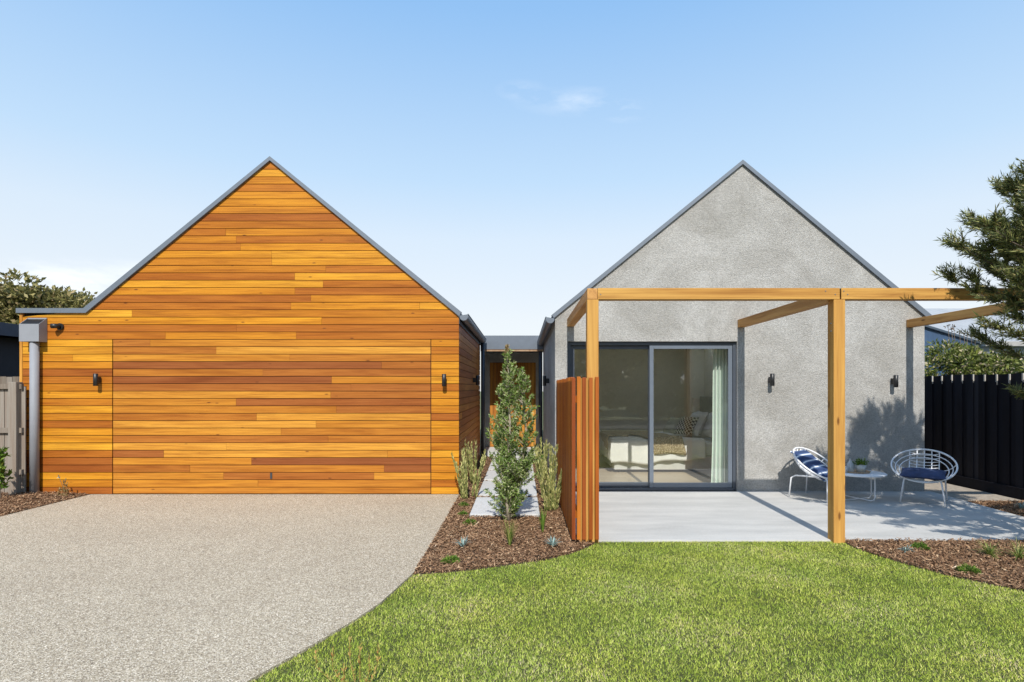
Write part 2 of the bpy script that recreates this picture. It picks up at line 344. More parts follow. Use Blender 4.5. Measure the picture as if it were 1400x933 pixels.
# ------------------------------------------------------------------ ground and paving
def sheet(name, poly, z0, z1, mat, kind='structure', label=None, cat=None, bevel=0):
    o = MB().prism(poly, z0, z1, 'z').build(name, mat, None, bevel); return tag(o, label, cat, None, kind)
g = MB(); g.face([(-300, -300, -.12), (300, -300, -.12), (300, 300, -.12), (-300, 300, -.12)]); tag(g.build('ground', M['verge']), kind='structure')
DR = [(-.935, YW), (-.93, 5.94), (-.938, 4.92), (-1.054, 4.237), (-1.156, 3.917), (-1.334, 3.473), (-1.5, 3.096), (-1.86, 2.5), (-2.3, 1.7), (-2.75, .6), (-3.0, -1.5), (-3.1, -4)]
sheet('driveway', [(-6.5, YW), (-6.5, -4)] + DR[::-1], -.1, 0, M['agg'])
sheet('road', [(-40, -12), (40, -12), (40, -6), (-40, -6)], -.11, -.06, M['asphalt'])
LC = [(-.938, 4.92), (-.66, 4.96), (-.386, 5.055), (.208, 5.319), (.50, 5.55), (.681, 5.775), (.80, 5.96)]      # lawn / middle bed
RC = [(3.37, 6.0), (3.369, 5.75), (3.42, 5.5), (3.494, 5.265), (3.66, 4.9), (3.818, 4.71), (3.95, 4.56), (4.3, 4.28), (4.9, 3.95), (5.8, 3.7), (7.15, 3.6)]
LAWN = LC + RC + [(7.15, -4)] + DR[::-1][:-2]
sheet('lawn', LAWN, -.1, -.018, M['shaded_lawn_soil'])
BED_M = [(-.935, YW), (-.93, 5.94), (-.938, 4.92)] + LC[1:] + [(.60, 5.98), (.56, YW), (.50, YW), (.50, 14.2), (-.94, 14.2)]
BED_R = [(3.37, 5.99)] + RC[1:] + [(7.15, 8.05), (6.19, 8.05), (6.19, 5.99)]
BED_L = [(-6.5, YW), (-9.5, YW), (-9.5, 2), (-6.5, 2)]
sheet('garden_bed', BED_M, -.1, -.012, M['soil']); sheet('garden_bed', BED_R, -.1, -.012, M['soil']); sheet('garden_bed', BED_L, -.1, -.002, M['soil'])
sheet('side_path', [(6.19, 8.05), (7.15, 8.05), (7.15, 20), (6.19, 20)], -.1, .0, M['sand'])
p = MB()
for a_, b_ in ((.56, 6.18),):
    p.hexa([(a_, 5.98, -.12), (b_, 5.98, -.12), (b_, YW, -.12), (a_, YW, -.12), (a_, 5.98, .0), (b_, 5.98, .0), (b_, YW, .045), (a_, YW, .045)])
tag(p.build('patio', M['concrete'], None, .004), kind='structure')
slabs = [(7.09, 8.19, 'pale stepping slab nearest the camera, behind the young shrub'), (8.37, 9.62, 'second pale stepping slab from the front, behind the first joint'),
         (9.80, 10.85, 'third pale stepping slab, midway up the path between the wings'), (11.03, 12.2, 'fourth pale stepping slab, second from the front door'), (12.38, 13.2, 'farthest and shortest pale stepping slab, just before the entry')]
for a, b, lb in slabs:
    o = MB().box(-.648, .23, a, b, -.04, .028).build('stepping_slab', M['slab'], None, .008); tag(o, lb, 'paving slab', 'stepping slabs of the entry path')
sheet('entry_porch', [(-.9, 13.3), (.45, 13.3), (.45, 14.28), (-.9, 14.28)], -.05, .12, M['slab'])
o = MB().tube([(3.99, 4.50, -.005), (4.3, 4.25, -.005), (4.9, 3.92, -.005), (5.8, 3.67, -.005)], .022, 6).build('garden_edging', M['pine'])
tag(o, 'orange timber edging strip where the right bark bed meets the lawn', 'garden edging')

def inpoly(P, poly):
    x, y = P[:, 0], P[:, 1]; ins = np.zeros(len(P), bool); n = len(poly); j = n - 1
    for i in range(n):
        xi, yi = poly[i]; xj, yj = poly[j]
        c = ((yi > y) != (yj > y)) & (x < (xj - xi) * (y - yi) / (yj - yi + 1e-12) + xi); ins ^= c; j = i
    return ins
def scatter(poly, dens, x0, x1, y0, y1):
    n = int((x1 - x0) * (y1 - y0) * dens); P = np.stack([RNG.uniform(x0, x1, n), RNG.uniform(y0, y1, n)], 1); return P[inpoly(P, poly)]
def blades(P, z, L, W, lean, name, mat, parent=None, rnd=None):
    n = len(P); a = RNG.uniform(0, 2 * np.pi, n); ln = RNG.uniform(*lean, n); le = RNG.uniform(*L, n); w = RNG.uniform(*W, n)
    b = a + np.pi / 2 + RNG.uniform(-.6, .6, n)
    d = np.stack([np.cos(a) * np.sin(ln), np.sin(a) * np.sin(ln), np.cos(ln)], 1); s = np.stack([np.cos(b), np.sin(b), np.zeros(n)], 1) * w[:, None] / 2
    base = np.column_stack([P, np.full(n, z) if np.isscalar(z) else z])
    V = np.empty((n, 3, 3)); V[:, 0] = base - s; V[:, 1] = base + s; V[:, 2] = base + d * le[:, None]
    Fc = np.arange(n * 3).reshape(n, 3)
    return np_mesh(name, V.reshape(-1, 3), Fc, mat, parent, RNG.random(n) if rnd is None else rnd)
LB = LAWN[:len(LC) + len(RC)] + [(7.15, 1.6), (-2.35, 1.6)] + [p for p in DR[::-1][:-2] if p[1] > 1.65]
P1 = scatter(LB, 27000, -2.4, 4.2, 2.6, 6.05); P2 = scatter(LB, 5000, -2.4, 7.1, 1.6, 6.05)
PP = np.vstack([P1, P2[(P2[:, 0] > 4.2) | (P2[:, 1] < 2.6)]])
PP = PP + RNG.normal(0, .006, PP.shape)
def patchy(P):                                       # slow random colour drift over the lawn
    return (np.sin(P[:, 0] * 3.1 + np.sin(P[:, 1] * 2.3) * 1.7) * np.sin(P[:, 1] * 4.3 + P[:, 0] * 1.1) * .15 + np.sin(P[:, 0] * 11 + P[:, 1] * 7) * np.sin(P[:, 1] * 13 - P[:, 0] * 5) * .06)
rr = np.clip(RNG.beta(1.5, 1.5, len(PP)) * 1.0 + patchy(PP), 0, 1)
tag(blades(PP, -.02, (.014, .030), (.0026, .005), (.5, 1.6), 'grass', M['grass'], None, rr), 'short green grass covering the front lawn', 'grass', None, 'stuff')

def chips(P, z, name, L=(.012, .05), W=(.004, .012), mat=None):
    n = len(P); a = RNG.uniform(0, 2 * np.pi, n); t = RNG.normal(0, .35, n); le = RNG.uniform(*L, n) / 2; w = RNG.uniform(*W, n) / 2; rl = RNG.normal(0, .5, n)
    d = np.stack([np.cos(a) * np.cos(t), np.sin(a) * np.cos(t), np.sin(t)], 1) * le[:, None]
    s = np.stack([-np.sin(a) * np.cos(rl), np.cos(a) * np.cos(rl), np.sin(rl)], 1) * w[:, None]
    c = np.column_stack([P, z + np.abs(RNG.normal(0, .012, n))]); V = np.empty((n, 4, 3)); V[:, 0] = c - d - s; V[:, 1] = c + d - s * .7; V[:, 2] = c + d + s * .8; V[:, 3] = c - d + s
    return np_mesh(name, V.reshape(-1, 3), np.arange(n * 4).reshape(n, 4), mat or M['chips'], None, RNG.beta(2, 2.6, n))
C1 = scatter(BED_M, 9000, -1, .9, 4.85, 9.2); C1b = scatter(BED_M, 2500, -1, .6, 9.2, 14)
C1 = np.vstack([C1, C1b]); C1 = C1[~((C1[:, 0] > -.66) & (C1[:, 0] < .24) & (C1[:, 1] > 7.08) & (((C1[:, 1] < 8.2)) | ((C1[:, 1] > 8.36) & (C1[:, 1] < 9.63)) | ((C1[:, 1] > 9.79) & (C1[:, 1] < 10.86)) | (C1[:, 1] > 11.02)))]
tag(chips(C1, -.008, 'bark_mulch'), 'brown bark mulch of the middle bed between driveway and slatted screen', 'mulch', None, 'stuff')
C2 = scatter(BED_R, 7500, 3.2, 7.15, 3.5, 8.05); tag(chips(C2, -.008, 'bark_mulch'), 'brown bark mulch of the right bed between lawn and patio', 'mulch', None, 'stuff')
C3 = scatter(BED_L, 6000, -8.6, -6.48, 5.2, YW - .02)
zz = .03 * np.clip((-6.5 - C3[:, 0]) / .5, 0, 1)
tag(chips(C3, zz, 'bark_mulch'), 'brown bark mulch in the left bed beside the grey fence post', 'mulch', None, 'stuff')

# ------------------------------------------------------------------ boards
def hboards(name, mat, lo, hi, z0, z1, pitch, xl, xr, plane, th, parent, axis='x', gap=.009, lens=(1.8, 5.2), zlist=None, hole=None):
    """horizontal boards between xl(z) and xr(z); each board its own face ring with its own random tone"""
    mb = MB(); k = math.floor(z0 / pitch) ; z = k * pitch
    while z < z1 - .004:
        a, b = max(z, z0) , min(z + pitch - gap, z1)
        if b - a > .004:
            segs = [(lambda q: xl(q), lambda q: xr(q))]
            if hole and z + pitch * .5 < hole[2]: segs = [(xl, lambda q: hole[0]), (lambda q: hole[1], xr)]
            for L, Rr in segs:
                x = L(a) - random.uniform(0, lens[0]); edges = []
                while x < Rr(a):
                    x += random.uniform(*lens); edges.append(x)
                edges = [e for e in edges if L(b) + .25 < e < Rr(b) - .25 and L(a) + .25 < e < Rr(a) - .25]
                cuts = [None] + edges + [None]
                for i in range(len(cuts) - 1):
                    xa0 = L(a) if cuts[i] is None else cuts[i] + .0012; xb0 = L(b) if cuts[i] is None else cuts[i] + .0012
                    xa1 = Rr(a) if cuts[i + 1] is None else cuts[i + 1] - .0012; xb1 = Rr(b) if cuts[i + 1] is None else cuts[i + 1] - .0012
                    if xb1 < xb0: xb0 = xb1 = (xb0 + xb1) / 2
                    r = random.betavariate(1.7, 1.5); o_ = random.uniform(-.0012, .0012); p0, p1 = plane + o_, plane + th
                    if axis == 'x': mb.hexa([(xa0, p0, a), (xa1, p0, a), (xa1, p1, a), (xa0, p1, a), (xb0, p0, b), (xb1, p0, b), (xb1, p1, b), (xb0, p1, b)], 0, r)
                    else: mb.hexa([(p0, xa0, a), (p0, xa1, a), (p1, xa1, a), (p1, xa0, a), (p0, xb0, b), (p0, xb1, b), (p1, xb1, b), (p1, xb0, b)], 0, r)
        z += pitch
    return mb.build(name, mat, parent)
PITCH = .1115

# ------------------------------------------------------------------ timber clad house
LH = empty('timber_house', (-4, YW, 0), 'timber clad gabled garage wing with flush board door beside the driveway', 'house')
def local(o, root):                                   # world-space mesh under a placed empty
    o.matrix_parent_inverse.identity(); o.location = (-root.location.x, -root.location.y, -root.location.z); return o
def lp(mb_or_o): return local(mb_or_o, LH)
Lx, Rx = gx(27, YW), -.945
pkx, pkz = gx(370, YW), gz(220.5, YW); rez = gz(432, YW); flx, flz = gx(120, YW), gz(427.5, YW) - .01
SL = (pkz - flz) / (pkx - flx); SR = (pkz - rez) / (Rx - pkx)
def lxl(z): return Lx + .045 if z < flz - .02 else flx + (z - flz) / SL if z > flz else Lx + .045
def lxr(z): return Rx if z < rez else Rx - (z - rez) / SR
DX0, DX1, DZ = gx(154, YW), gx(589, YW), gz(464.5, YW)
wall_b = MB().prism([(Lx + .02, 0.0), (Rx - .02, 0.0), (Rx - .02, rez - .02), (pkx, pkz - .03), (flx, flz - .02), (Lx + .02, flz - .02)], YW + .03, YW + .2)
lp(wall_b.build('wall_core', M['dark_gap'], LH))
DZ = round(DZ / PITCH) * PITCH
lp(hboards('wall_boards', M['cedar'], 0, 0, .006, pkz - .01, PITCH, lxl, lxr, YW, .028, LH, hole=(DX0 - .007, DX1 + .007, DZ)))
lp(MB().box(Lx, Lx + .042, YW - .004, YW + .2, .0, flz - .005, 0, .8).build('corner_board', M['cedar_v'], LH))
lp(hboards('garage_door', M['cedar_door'], 0, 0, .012, DZ - .008, PITCH, lambda z: DX0 + .005, lambda z: DX1 - .005, YW + .003, .024, LH, lens=(2.2, 5.5)))
lp(MB().box(-3.79, -3.76, YW - .006, YW + .006, .235, .325, 0, .1).build('lock', M['metal_dark'], LH))
side = hboards('side_wall', M['cedar_side'], 0, 0, .0, rez - .03, PITCH, lambda z: YW + .03, lambda z: 12.95, Rx, -.028, LH, axis='y'); lp(side)
lp(MB().box(Rx - .2, Rx - .03, YW + .21, 12.95, 0, rez - .02).build('side_wall_core', M['dark_gap'], LH))
CT = .082
def roofpair(root, fl, flw, pk, pw, ew, ez, yb, mats, flat=None, nameprefix=''):
    """capping along the gable edge and the roof sheets behind it; fl/pk/ew: x, z of left foot, peak, right foot"""
    cap = MB()
    poly = [(pk[0], pk[1]), (ew[0], ew[1]), (ew[0] + .012, ew[1] + CT), (pk[0], pk[1] + CT * .8), (fl[0] - .03, fl[1] + CT), (fl[0], fl[1])]
    return poly
# capping (bargeboard) of the timber wing
cap = MB()
fx0 = Lx - .03
cap.prism([(pkx, pkz), (Rx + .01, rez - .012), (Rx + .04, rez + .055), (pkx, pkz + .062)], YW - .035, YW + .06)
cap.prism([(flx - .01, flz), (pkx, pkz), (pkx, pkz + .062), (flx - .045, flz + .072)], YW - .035, YW + .06)
cap.prism([(fx0, flz), (flx - .01, flz), (flx - .045, flz + .072), (fx0, flz + .072)], YW - .035, YW + .06)
lp(cap.build('bargeboard', M['metal'], LH))
rf = MB()
rf.prism([(pkx, pkz - .02), (Rx + .03, rez - .01), (Rx + .03, rez + .045), (pkx, pkz + .05)], YW + .062, 20)
rf.prism([(flx, flz), (pkx, pkz - .02), (pkx, pkz + .05), (flx - .03, flz + .06)], YW + .062, 20)
rf.box(fx0 + .01, flx - .035, YW + .062, 20, flz, flz + .05)
lp(rf.build('roof', M['metal'], LH))
lp(MB().box(Lx, Lx + .1, YW + .21, 20, 0, flz - .01).build('left_side_wall', M['cedar_side'], LH))
def gutter(root, x0, x1, y0, y1, z, side):
    """half-round gutter: hollow sheet with closed front end"""
    mb = MB(); n = 10; cx, r = (x0 + x1) / 2, abs(x1 - x0) / 2
    prof = [(cx + side * r * math.cos(a), z - r * math.sin(a)) for a in [math.pi * k / n for k in range(n + 1)]]
    prof = [(prof[0][0], z + .03)] + prof if True else prof
    for i in range(len(prof) - 1):
        mb.face([(prof[i][0], y0, prof[i][1]), (prof[i + 1][0], y0, prof[i + 1][1]), (prof[i + 1][0], y1, prof[i + 1][1]), (prof[i][0], y1, prof[i][1])], 0, 0, True)
    for y in (y0 + .001, y1 - .001): mb.face([(q[0], y, q[1]) for q in prof] + [(prof[-1][0], y, z + .01)])
    mb.tube([(prof[0][0], y0, z + .03), (prof[0][0], y1, z + .03)], .009, 8)
    return mb.build('gutter', M['metal'], root)
lp(gutter(LH, Rx + .012, Rx + .142, YW - .03, 12.9, rez - .01, 1))
lp(MB().box(Rx + .002, Rx + .012, YW, 12.9, rez - .12, rez - .0).build('fascia', M['metal_dark'], LH))
lp(MB().tube([(Rx + .075, 12.78, rez - .07), (Rx + .075, 12.78, .0)], .045, 12).build('corner_downpipe', M['metal_dark'], LH))

# rain head and downpipe
dpx = gx(45.6, 8.46)
DP = empty('downpipe', (dpx, 8.48, 0), 'grey downpipe with a square open rain head at the left corner of the timber wall', 'downpipe')
hx0, hx1, hy0, hy1, hz0, hz1 = gx(26, 8.404), gx(53, 8.404), 8.404, YW - .006, gz(467, 8.404), gz(443, 8.404)
rh = MB(); t = .006
rh.box(hx0, hx1, hy0, hy0 + t, hz0, hz1); hzb = gz(435, YW)
for xa in (hx0, hx1 - t): rh.prism([(hy0 + t, hz0), (hy1, hz0), (hy1, hzb), (hy0 + t, hz1)], xa, xa + t, 'x')
rh.box(hx0 + t, hx1 - t, hy1 - t, hy1, hz0, hzb); rh.box(hx0 + t, hx1 - t, hy0 + t, hy1 - t, hz0, hz0 + t)
rh.face([(hx0 + t, hy0 + t, hz1 - .02), (hx1 - t, hy0 + t, hz1 - .02), (hx1 - t, hy1 - t, hzb - .02), (hx0 + t, hy1 - t, hzb - .02)], 1)  # black sheet stands in for the shaded inside of the open head
local(rh.build('rain_head', [M['pipe'], M['black']], DP), DP)
local(MB().tube([(dpx, 8.48, hz0 + .002), (dpx, 8.48, .0)], .058, 20).build('pipe', M['pipe'], DP), DP)
# wall lights: up-down cylinders
def wall_light(x, y, z, lb, rz=0):
    t = empty('wall_light', (x, y, z), lb, 'wall light', 'black up-down wall lights', rz)
    MB().lathe([(0, .092), (.028, .092), (.032, .09), (.032, -.09), (.028, -.092), (.0, -.092)], (0, -.085, 0), 20).build('lamp_body', M['black'], t)
    MB().box(-.022, .022, -.06, -.001, -.045, .045).build('mounting_plate', M['black'], t, .003)
wall_light(gx(130.5, 8.47), YW - .002, gz(519.5, 8.47), 'black cylinder wall light left of the garage door, right of the grey downpipe')
wall_light(gx(607, 8.47), YW - .002, gz(520, 8.47), 'black cylinder wall light between the garage door and the timber corner')
wall_light(gx(1056, 8.47), YW - .002, gz(519.5, 8.47), 'black cylinder wall light on grey render between the glass door and the thick front post')
wall_light(gx(1225, 8.47), YW - .002, gz(521.5, 8.47), 'black cylinder wall light on grey render above the right wire chair')
wall_light(Rx + .003, 11.0, gz(520, 11), 'black wall light on the shaded timber side wall behind the shrub', R(90))
wall_light(.503, 10.3, gz(521, 10.3), 'black wall light on the shaded grey side wall facing the path', R(-90))
sc = empty('security_camera', (gx(83.5, YW), YW - .002, gz(447, YW)), 'small black camera on the timber wall beside the rain head', 'camera')
MB().tube([(0, 0, 0), (0, -.03, 0)], .05, 20).build('base', M['black'], sc)
MB().tube([(0, -.03, 0), (-.02, -.07, 0)], .03, 12).build('arm', M['black'], sc)
MB().tube([(.01, -.05, .006), (-.065, -.11, .0)], .036, 16).build('camera_body', M['black'], sc)
MB().tube([(-.065, -.11, .0), (-.07, -.114, 0)], .024, 16).build('lens', M['lens'], sc)

# ------------------------------------------------------------------ rendered house
RH = empty('rendered_house', (3.3, YW, 0), 'grey rendered gabled wing with a wide sliding glass door on the patio', 'house')
def rp(o): return local(o, RH)
wl_, wr_ = .507, gx(1264, YW); lz_, rz_ = gz(434, YW), gz(433, YW); px_, pz_ = gx(1014.6, YW), gz(225.5, YW)
ox0, ox1, oz = gx(776, YW), gx(1008, YW), gz(467, YW)
w = MB(); T = .22
w.prism([(wl_, 0), (ox0, 0), (ox0, oz), (wl_, oz)], YW, YW + T)
w.prism([(ox1, 0), (wr_, 0), (wr_, oz), (ox1, oz)], YW, YW + T)
w.prism([(wl_, oz), (wr_, oz), (wr_, rz_), (px_, pz_), (wl_, lz_)], YW, YW + T)
rp(w.build('front_wall', M['render'], RH))
rp(MB().box(wl_, wl_ + T, YW + T + .001, 13.3, 0, lz_ - .02).build('side_wall', M['render'], RH))
rp(MB().box(wr_ - T, wr_, YW + T + .001, 20, 0, rz_ - .02).build('side_wall', M['render'], RH))
cap = MB()
cap.prism([(px_, pz_), (wr_ + .05, rz_ - .045), (wr_ + .085, rz_ + .02), (px_, pz_ + .065)], YW - .035, YW + .06)
cap.prism([(wl_ - .02, lz_ - .016), (px_, pz_), (px_, pz_ + .065), (wl_ - .055, lz_ + .03)], YW - .035, YW + .06)
rp(cap.build('bargeboard', M['metal'], RH))
rf = MB()
SKX0, SKX1, SKY0, SKY1 = 2.5, 4.0, 10.6, 12.3        # unseen ridge opening, added to brighten the bedroom
sr = (pz_ - rz_ + .035) / (wr_ + .05 - px_); sl2 = (pz_ - lz_) / (px_ - wl_ + .02)
for (ya, yb) in ((YW + .062, SKY0), (SKY1, 20)):
    rf.prism([(px_, pz_ - .02), (wr_ + .05, rz_ - .055), (wr_ + .07, rz_ + .0), (px_, pz_ + .055)], ya, yb)
    rf.prism([(wl_ - .02, lz_ - .02), (px_, pz_ - .02), (px_, pz_ + .055), (wl_ - .05, lz_ + .02)], ya, yb)
za, zb_ = pz_ - sr * (SKX1 - px_), pz_ - sl2 * (px_ - SKX0)
rf.prism([(SKX1, za - .02), (wr_ + .05, rz_ - .055), (wr_ + .07, rz_ + .0), (SKX1, za + .055)], SKY0, SKY1)
rf.prism([(wl_ - .02, lz_ - .02), (SKX0, zb_ - .02), (SKX0, zb_ + .055), (wl_ - .05, lz_ + .02)], SKY0, SKY1)
RF = rp(rf.build('roof', M['metal'], RH))
shf = MB()
shf.box(SKX0 - .05, SKX0 - .001, SKY0, SKY1, 2.705, zb_ - .03); shf.box(SKX1 + .001, SKX1 + .05, SKY0, SKY1, 2.705, za - .03)
for ya in (SKY0 - .05, SKY1 + .001): shf.prism([(SKX0, 2.705), (SKX1, 2.705), (SKX1, za - .03), (px_, pz_ - .03), (SKX0, zb_ - .03)], ya, ya + .049)
rp(shf.build('added_light_shaft', M['int_ceil'], RH))  # unseen shaft added to bounce daylight into the room
rp(gutter(RH, wl_ - .14, wl_ - .012, YW - .03, 13.25, lz_ - .03, -1))
rp(MB().tube([(wl_ - .07, 13.05, lz_ - .09), (wl_ - .07, 13.05, .0)], .045, 12).build('corner_downpipe', M['metal_dark'], RH))
# bedroom shell
RX1, RYB, RZC = 4.05, 13.2, 2.62
sh = MB()
sh.box(RX1, RX1 + .1, YW + T + .002, RYB, .05, RZC); sh.box(wl_ + T + .002, RX1, RYB, RYB + .1, .05, RZC)
sh.box(3.72, RX1 - .003, 12.55, 12.75, .05, RZC - .003)
rp(sh.build('interior_wall', M['int_wall'], RH))
ce = MB(); xa_, xb_, ya_, yb_ = wl_ + T + .002, RX1, YW + T + .002, RYB + .1
ce.box(xa_, xb_, ya_, SKY0, RZC, RZC + .08); ce.box(xa_, xb_, SKY1, yb_, RZC, RZC + .08); ce.box(xa_, SKX0, SKY0, SKY1, RZC, RZC + .08); ce.box(SKX1, xb_, SKY0, SKY1, RZC, RZC + .08)
rp(ce.build('ceiling', M['int_ceil'], RH))
rp(MB().box(wl_ + T + .002, RX1, YW + .16, RYB, -.02, .05).build('floor', M['floor'], RH))
# sliding door
sd = MB()
sd.box(ox0 + .002, ox0 + .048, YW + .05, YW + .17, .047, oz - .002); sd.box(ox1 - .048, ox1 - .002, YW + .05, YW + .17, .047, oz - .002)
sd.box(ox0 + .05, ox1 - .05, YW + .05, YW + .17, oz - .05, oz - .002); sd.box(ox0 + .05, ox1 - .05, YW + .03, YW + .17, .047, .085)
SD = rp(sd.build('sliding_door', M['frame'], RH, .003))
def panel(x0, x1, y0, nm, mat, z0=.088, z1=oz - .053, s=.062):
    mb = MB(); y1 = y0 + .035
    mb.box(x0, x0 + s, y0, y1, z0, z1); mb.box(x1 - s, x1, y0, y1, z0, z1); mb.box(x0 + s, x1 - s, y0, y1, z1 - s * .9, z1); mb.box(x0 + s, x1 - s, y0, y1, z0, z0 + s * 1.2)
    o = mb.build('panel_frame', mat, SD, .003)
    g = MB(); g.face([(x0 + s, y0 + .015, z0 + s * 1.2), (x1 - s, y0 + .015, z0 + s * 1.2), (x1 - s, y0 + .015, z1 - s * .9), (x0 + s, y0 + .015, z1 - s * .9)]); g.build('glass_pane', M['glass'], SD)
panel(1.945, ox1 - .052, YW + .062, 'a', M['frame_light']); panel(ox0 + .052, 2.0, YW + .115, 'b', M['frame'])

# ------------------------------------------------------------------ entry link
EL = empty('entry_link', (-.2, 14.3, 0), 'low flat roofed entry with a vertical board door between the two wings', 'entry')
def ep(o): return local(o, EL)
ep(MB().box(-.938, .503, 12.98, 13.06, 2.49, gz(459, 12.98)).build('fascia', M['metal'], EL))
ep(MB().box(-.938, .503, 12.99, 13.1, 2.445, 2.488).build('soffit_edge', M['oak'], EL))
ep(MB().box(-.938, .503, 13.07, 20, 2.50, 2.58).build('roof', M['metal'], EL))
e = MB(); e.box(-.938, -.80, 14.3, 14.5, 0, 2.49); e.box(.36, .503, 14.3, 14.5, 0, 2.49); e.box(-.80, .36, 14.3, 14.5, 2.25, 2.49)
ep(e.build('wall', M['render'], EL))
dm = MB(); x = -.798
while x < .355:
    dm.box(x, min(x + .081, .358), 14.33, 14.36, .12, 2.245, 0, random.random()); x += .087
dm.box(-.8, .358, 14.362, 14.4, .12, 2.25, 1)
DO = ep(dm.build('front_door', [M['cedar_v'], M['dark_gap']], EL))
hd = MB().tube([(-.31, 14.27, 1.35), (-.31, 14.27, 2.1)], .014, 10); hd.tube([(-.31, 14.27, 1.45), (-.31, 14.33, 1.45)], .008); hd.tube([(-.31, 14.27, 2.0), (-.31, 14.33, 2.0)], .008)
hd.build('door_handle', M['white_metal'], DO)

# ------------------------------------------------------------------ pergola
PY = 5.92; xs = [gx(802.8, PY), gx(1139.9, PY), 5.80]; PW = .12
zt, zb = gz(394, PY), gz(409.5, PY)
PG = empty('pergola', (3.3, PY, 0), 'honey coloured pine pergola of square posts and beams over the patio', 'pergola')
def pp(o): return local(o, PG)
for i, x in enumerate(xs):
    pp(MB().box(x, x + PW, PY, PY + PW, -.02, zb - .001, 0, random.random()).build('post', M['pine_z'], PG, .004))
    wdt = .108
    zr = zb + .001 if i else zb
    pp(MB().box(x + .001, x + wdt, PY + PW - .05 if i else PY + .001, YW - .002, zb + .001, zt - .003, 0, random.random()).build('side_beam', M['pine_y'], PG, .004)) if i == 0 else \
    pp(MB().box(x + .001, x + wdt, PY + PW - .004, YW - .002, zb - .012, zt - .014, 0, random.random()).build('side_beam', M['pine_y'], PG, .004))
# front beam in two lengths, butting against the left side beam and each other
pp(MB().box(xs[0] + .110, 3.320, PY - .002, PY + PW - .006, zb, zt, 0, .35).build('front_beam', M['pine'], PG, .004))
pp(MB().box(3.335, 7.3, PY - .002, PY + PW - .006, zb, zt, 0, .75).build('front_beam', M['pine'], PG, .004))
for (x, z) in ((xs[0] + .14, zb + .05), (3.17, zb + .085), (3.27, zb + .05), (3.36, zb + .085), (3.40, zb + .05)):
    pp(MB().tube([(x, PY - .006, z), (x, PY, z)], .006, 8).build('bolt', M['metal'], PG))
for z in (2.2, 2.28): pp(MB().tube([(xs[1] - .005, PY + .05, z), (xs[1] + .002, PY + .05, z)], .007, 8).build('bolt', M['metal'], PG))

# ------------------------------------------------------------------ slatted screen
SZ = gz(516, 5.9); SC = empty('slatted_screen', (.6, PY, 0), 'red timber slatted screen wrapping the left end of the patio', 'screen')
for k, x in enumerate((.520, .572, .628, .697, .762)):
    local(MB().box(x, x + .038, PY - .062, PY - .02, .035, SZ + random.uniform(-.006, .006), 0, random.random()).build('slat', M['slat'], SC, .003), SC)
y = PY + .01; k = 0
while y < YW - .06:
    local(MB().box(.520, .560, y, y + .043, .035, SZ + random.uniform(-.006, .006), 0, random.random()).build('slat', M['slat'], SC, .003), SC); y += .083
for z in (.25, 1.45):
    local(MB().box(.562, .600, PY - .018, YW - .004, z, z + .07, 0, .5).build('rail', M['slat'], SC), SC)
local(MB().box(.603, .683, PY - .016, PY + .06, -.03, SZ - .01, 0, .5).build('screen_post', M['pine_z'], SC), SC)

# ------------------------------------------------------------------ fences
BF = empty('black_fence', (7.2, 8, 0), 'black stained lapped paling fence along the right side', 'fence')
y = 9.945 - .225 * 32; fb = MB()
while y < 18:
    if y > 2.8:
        h = 1.815 + random.uniform(-.008, .008)
        fb.box(7.215, 7.23, y + .06, y + .283, -.05, h, 0, random.betavariate(1.2, 2)); fb.box(7.195, 7.213, y, y + .12, -.05, h + .004, 0, random.betavariate(1.2, 2.2))
        fb.box(7.194, 7.2125, y - .0022, y - .0002, h - random.uniform(.09, .17), h + .002, 1)  # pale strips at the top of each front board
        fb.box(7.1935, 7.1945, y + .004, y + .018, h - random.uniform(.07, .14), h + .002, 1)
    y += .225
local(fb.build('palings', [M['black_wood'], M['pale_edge']], BF), BF)
local(MB().box(7.17, 7.193, 2.8, 18, -.04, .16, 0, .2).build('plinth_board', M['black_wood'], BF), BF)
GF = empty('grey_side_fence', (-7.7, 8.45, 0), 'weathered grey paling fence with a thick post at the left edge of the timber house', 'fence')
def gp(o): return local(o, GF)
gp(MB().box(gx(10.7, 8.38), gx(10.7, 8.38) + .12, 8.38, 8.5, -.02, gz(522.5, 8.38), 0, .9).build('post', M['grey_wood'], GF, .006))
for z in (gz(532, 8.45), gz(592, 8.45), gz(649, 8.45)):
    gp(MB().box(-9.2, gx(10.7, 8.38) - .002, 8.43, 8.47, z, z + .075, 0, random.random()).build('rail', M['grey_wood'], GF))
    gp(MB().box(gx(10.7, 8.38) + .122, gx(31, 8.45), 8.43, 8.47, z, z + .075, 0, random.random()).build('rail', M['grey_wood'], GF))
pl = MB(); x = -9.2
while x < gx(30, 8.45) - .05:
    pl.box(x, x + .098, 8.473, 8.488, -.02, 1.62 + random.uniform(-.01, .01), 0, random.random()); x += .106
gp(pl.build('palings', M['grey_wood'], GF))
pl = MB(); x = -12.
while x < -7.75:
    pl.box(x, x + .1, 9.6, 9.62, -.05, 1.80 + random.uniform(-.01, .01), 0, random.random()); x += .106
o = pl.build('rear_paling_fence', M['grey_wood']); tag(o, 'plain weathered paling fence further back behind the fence with the thick post', 'fence')

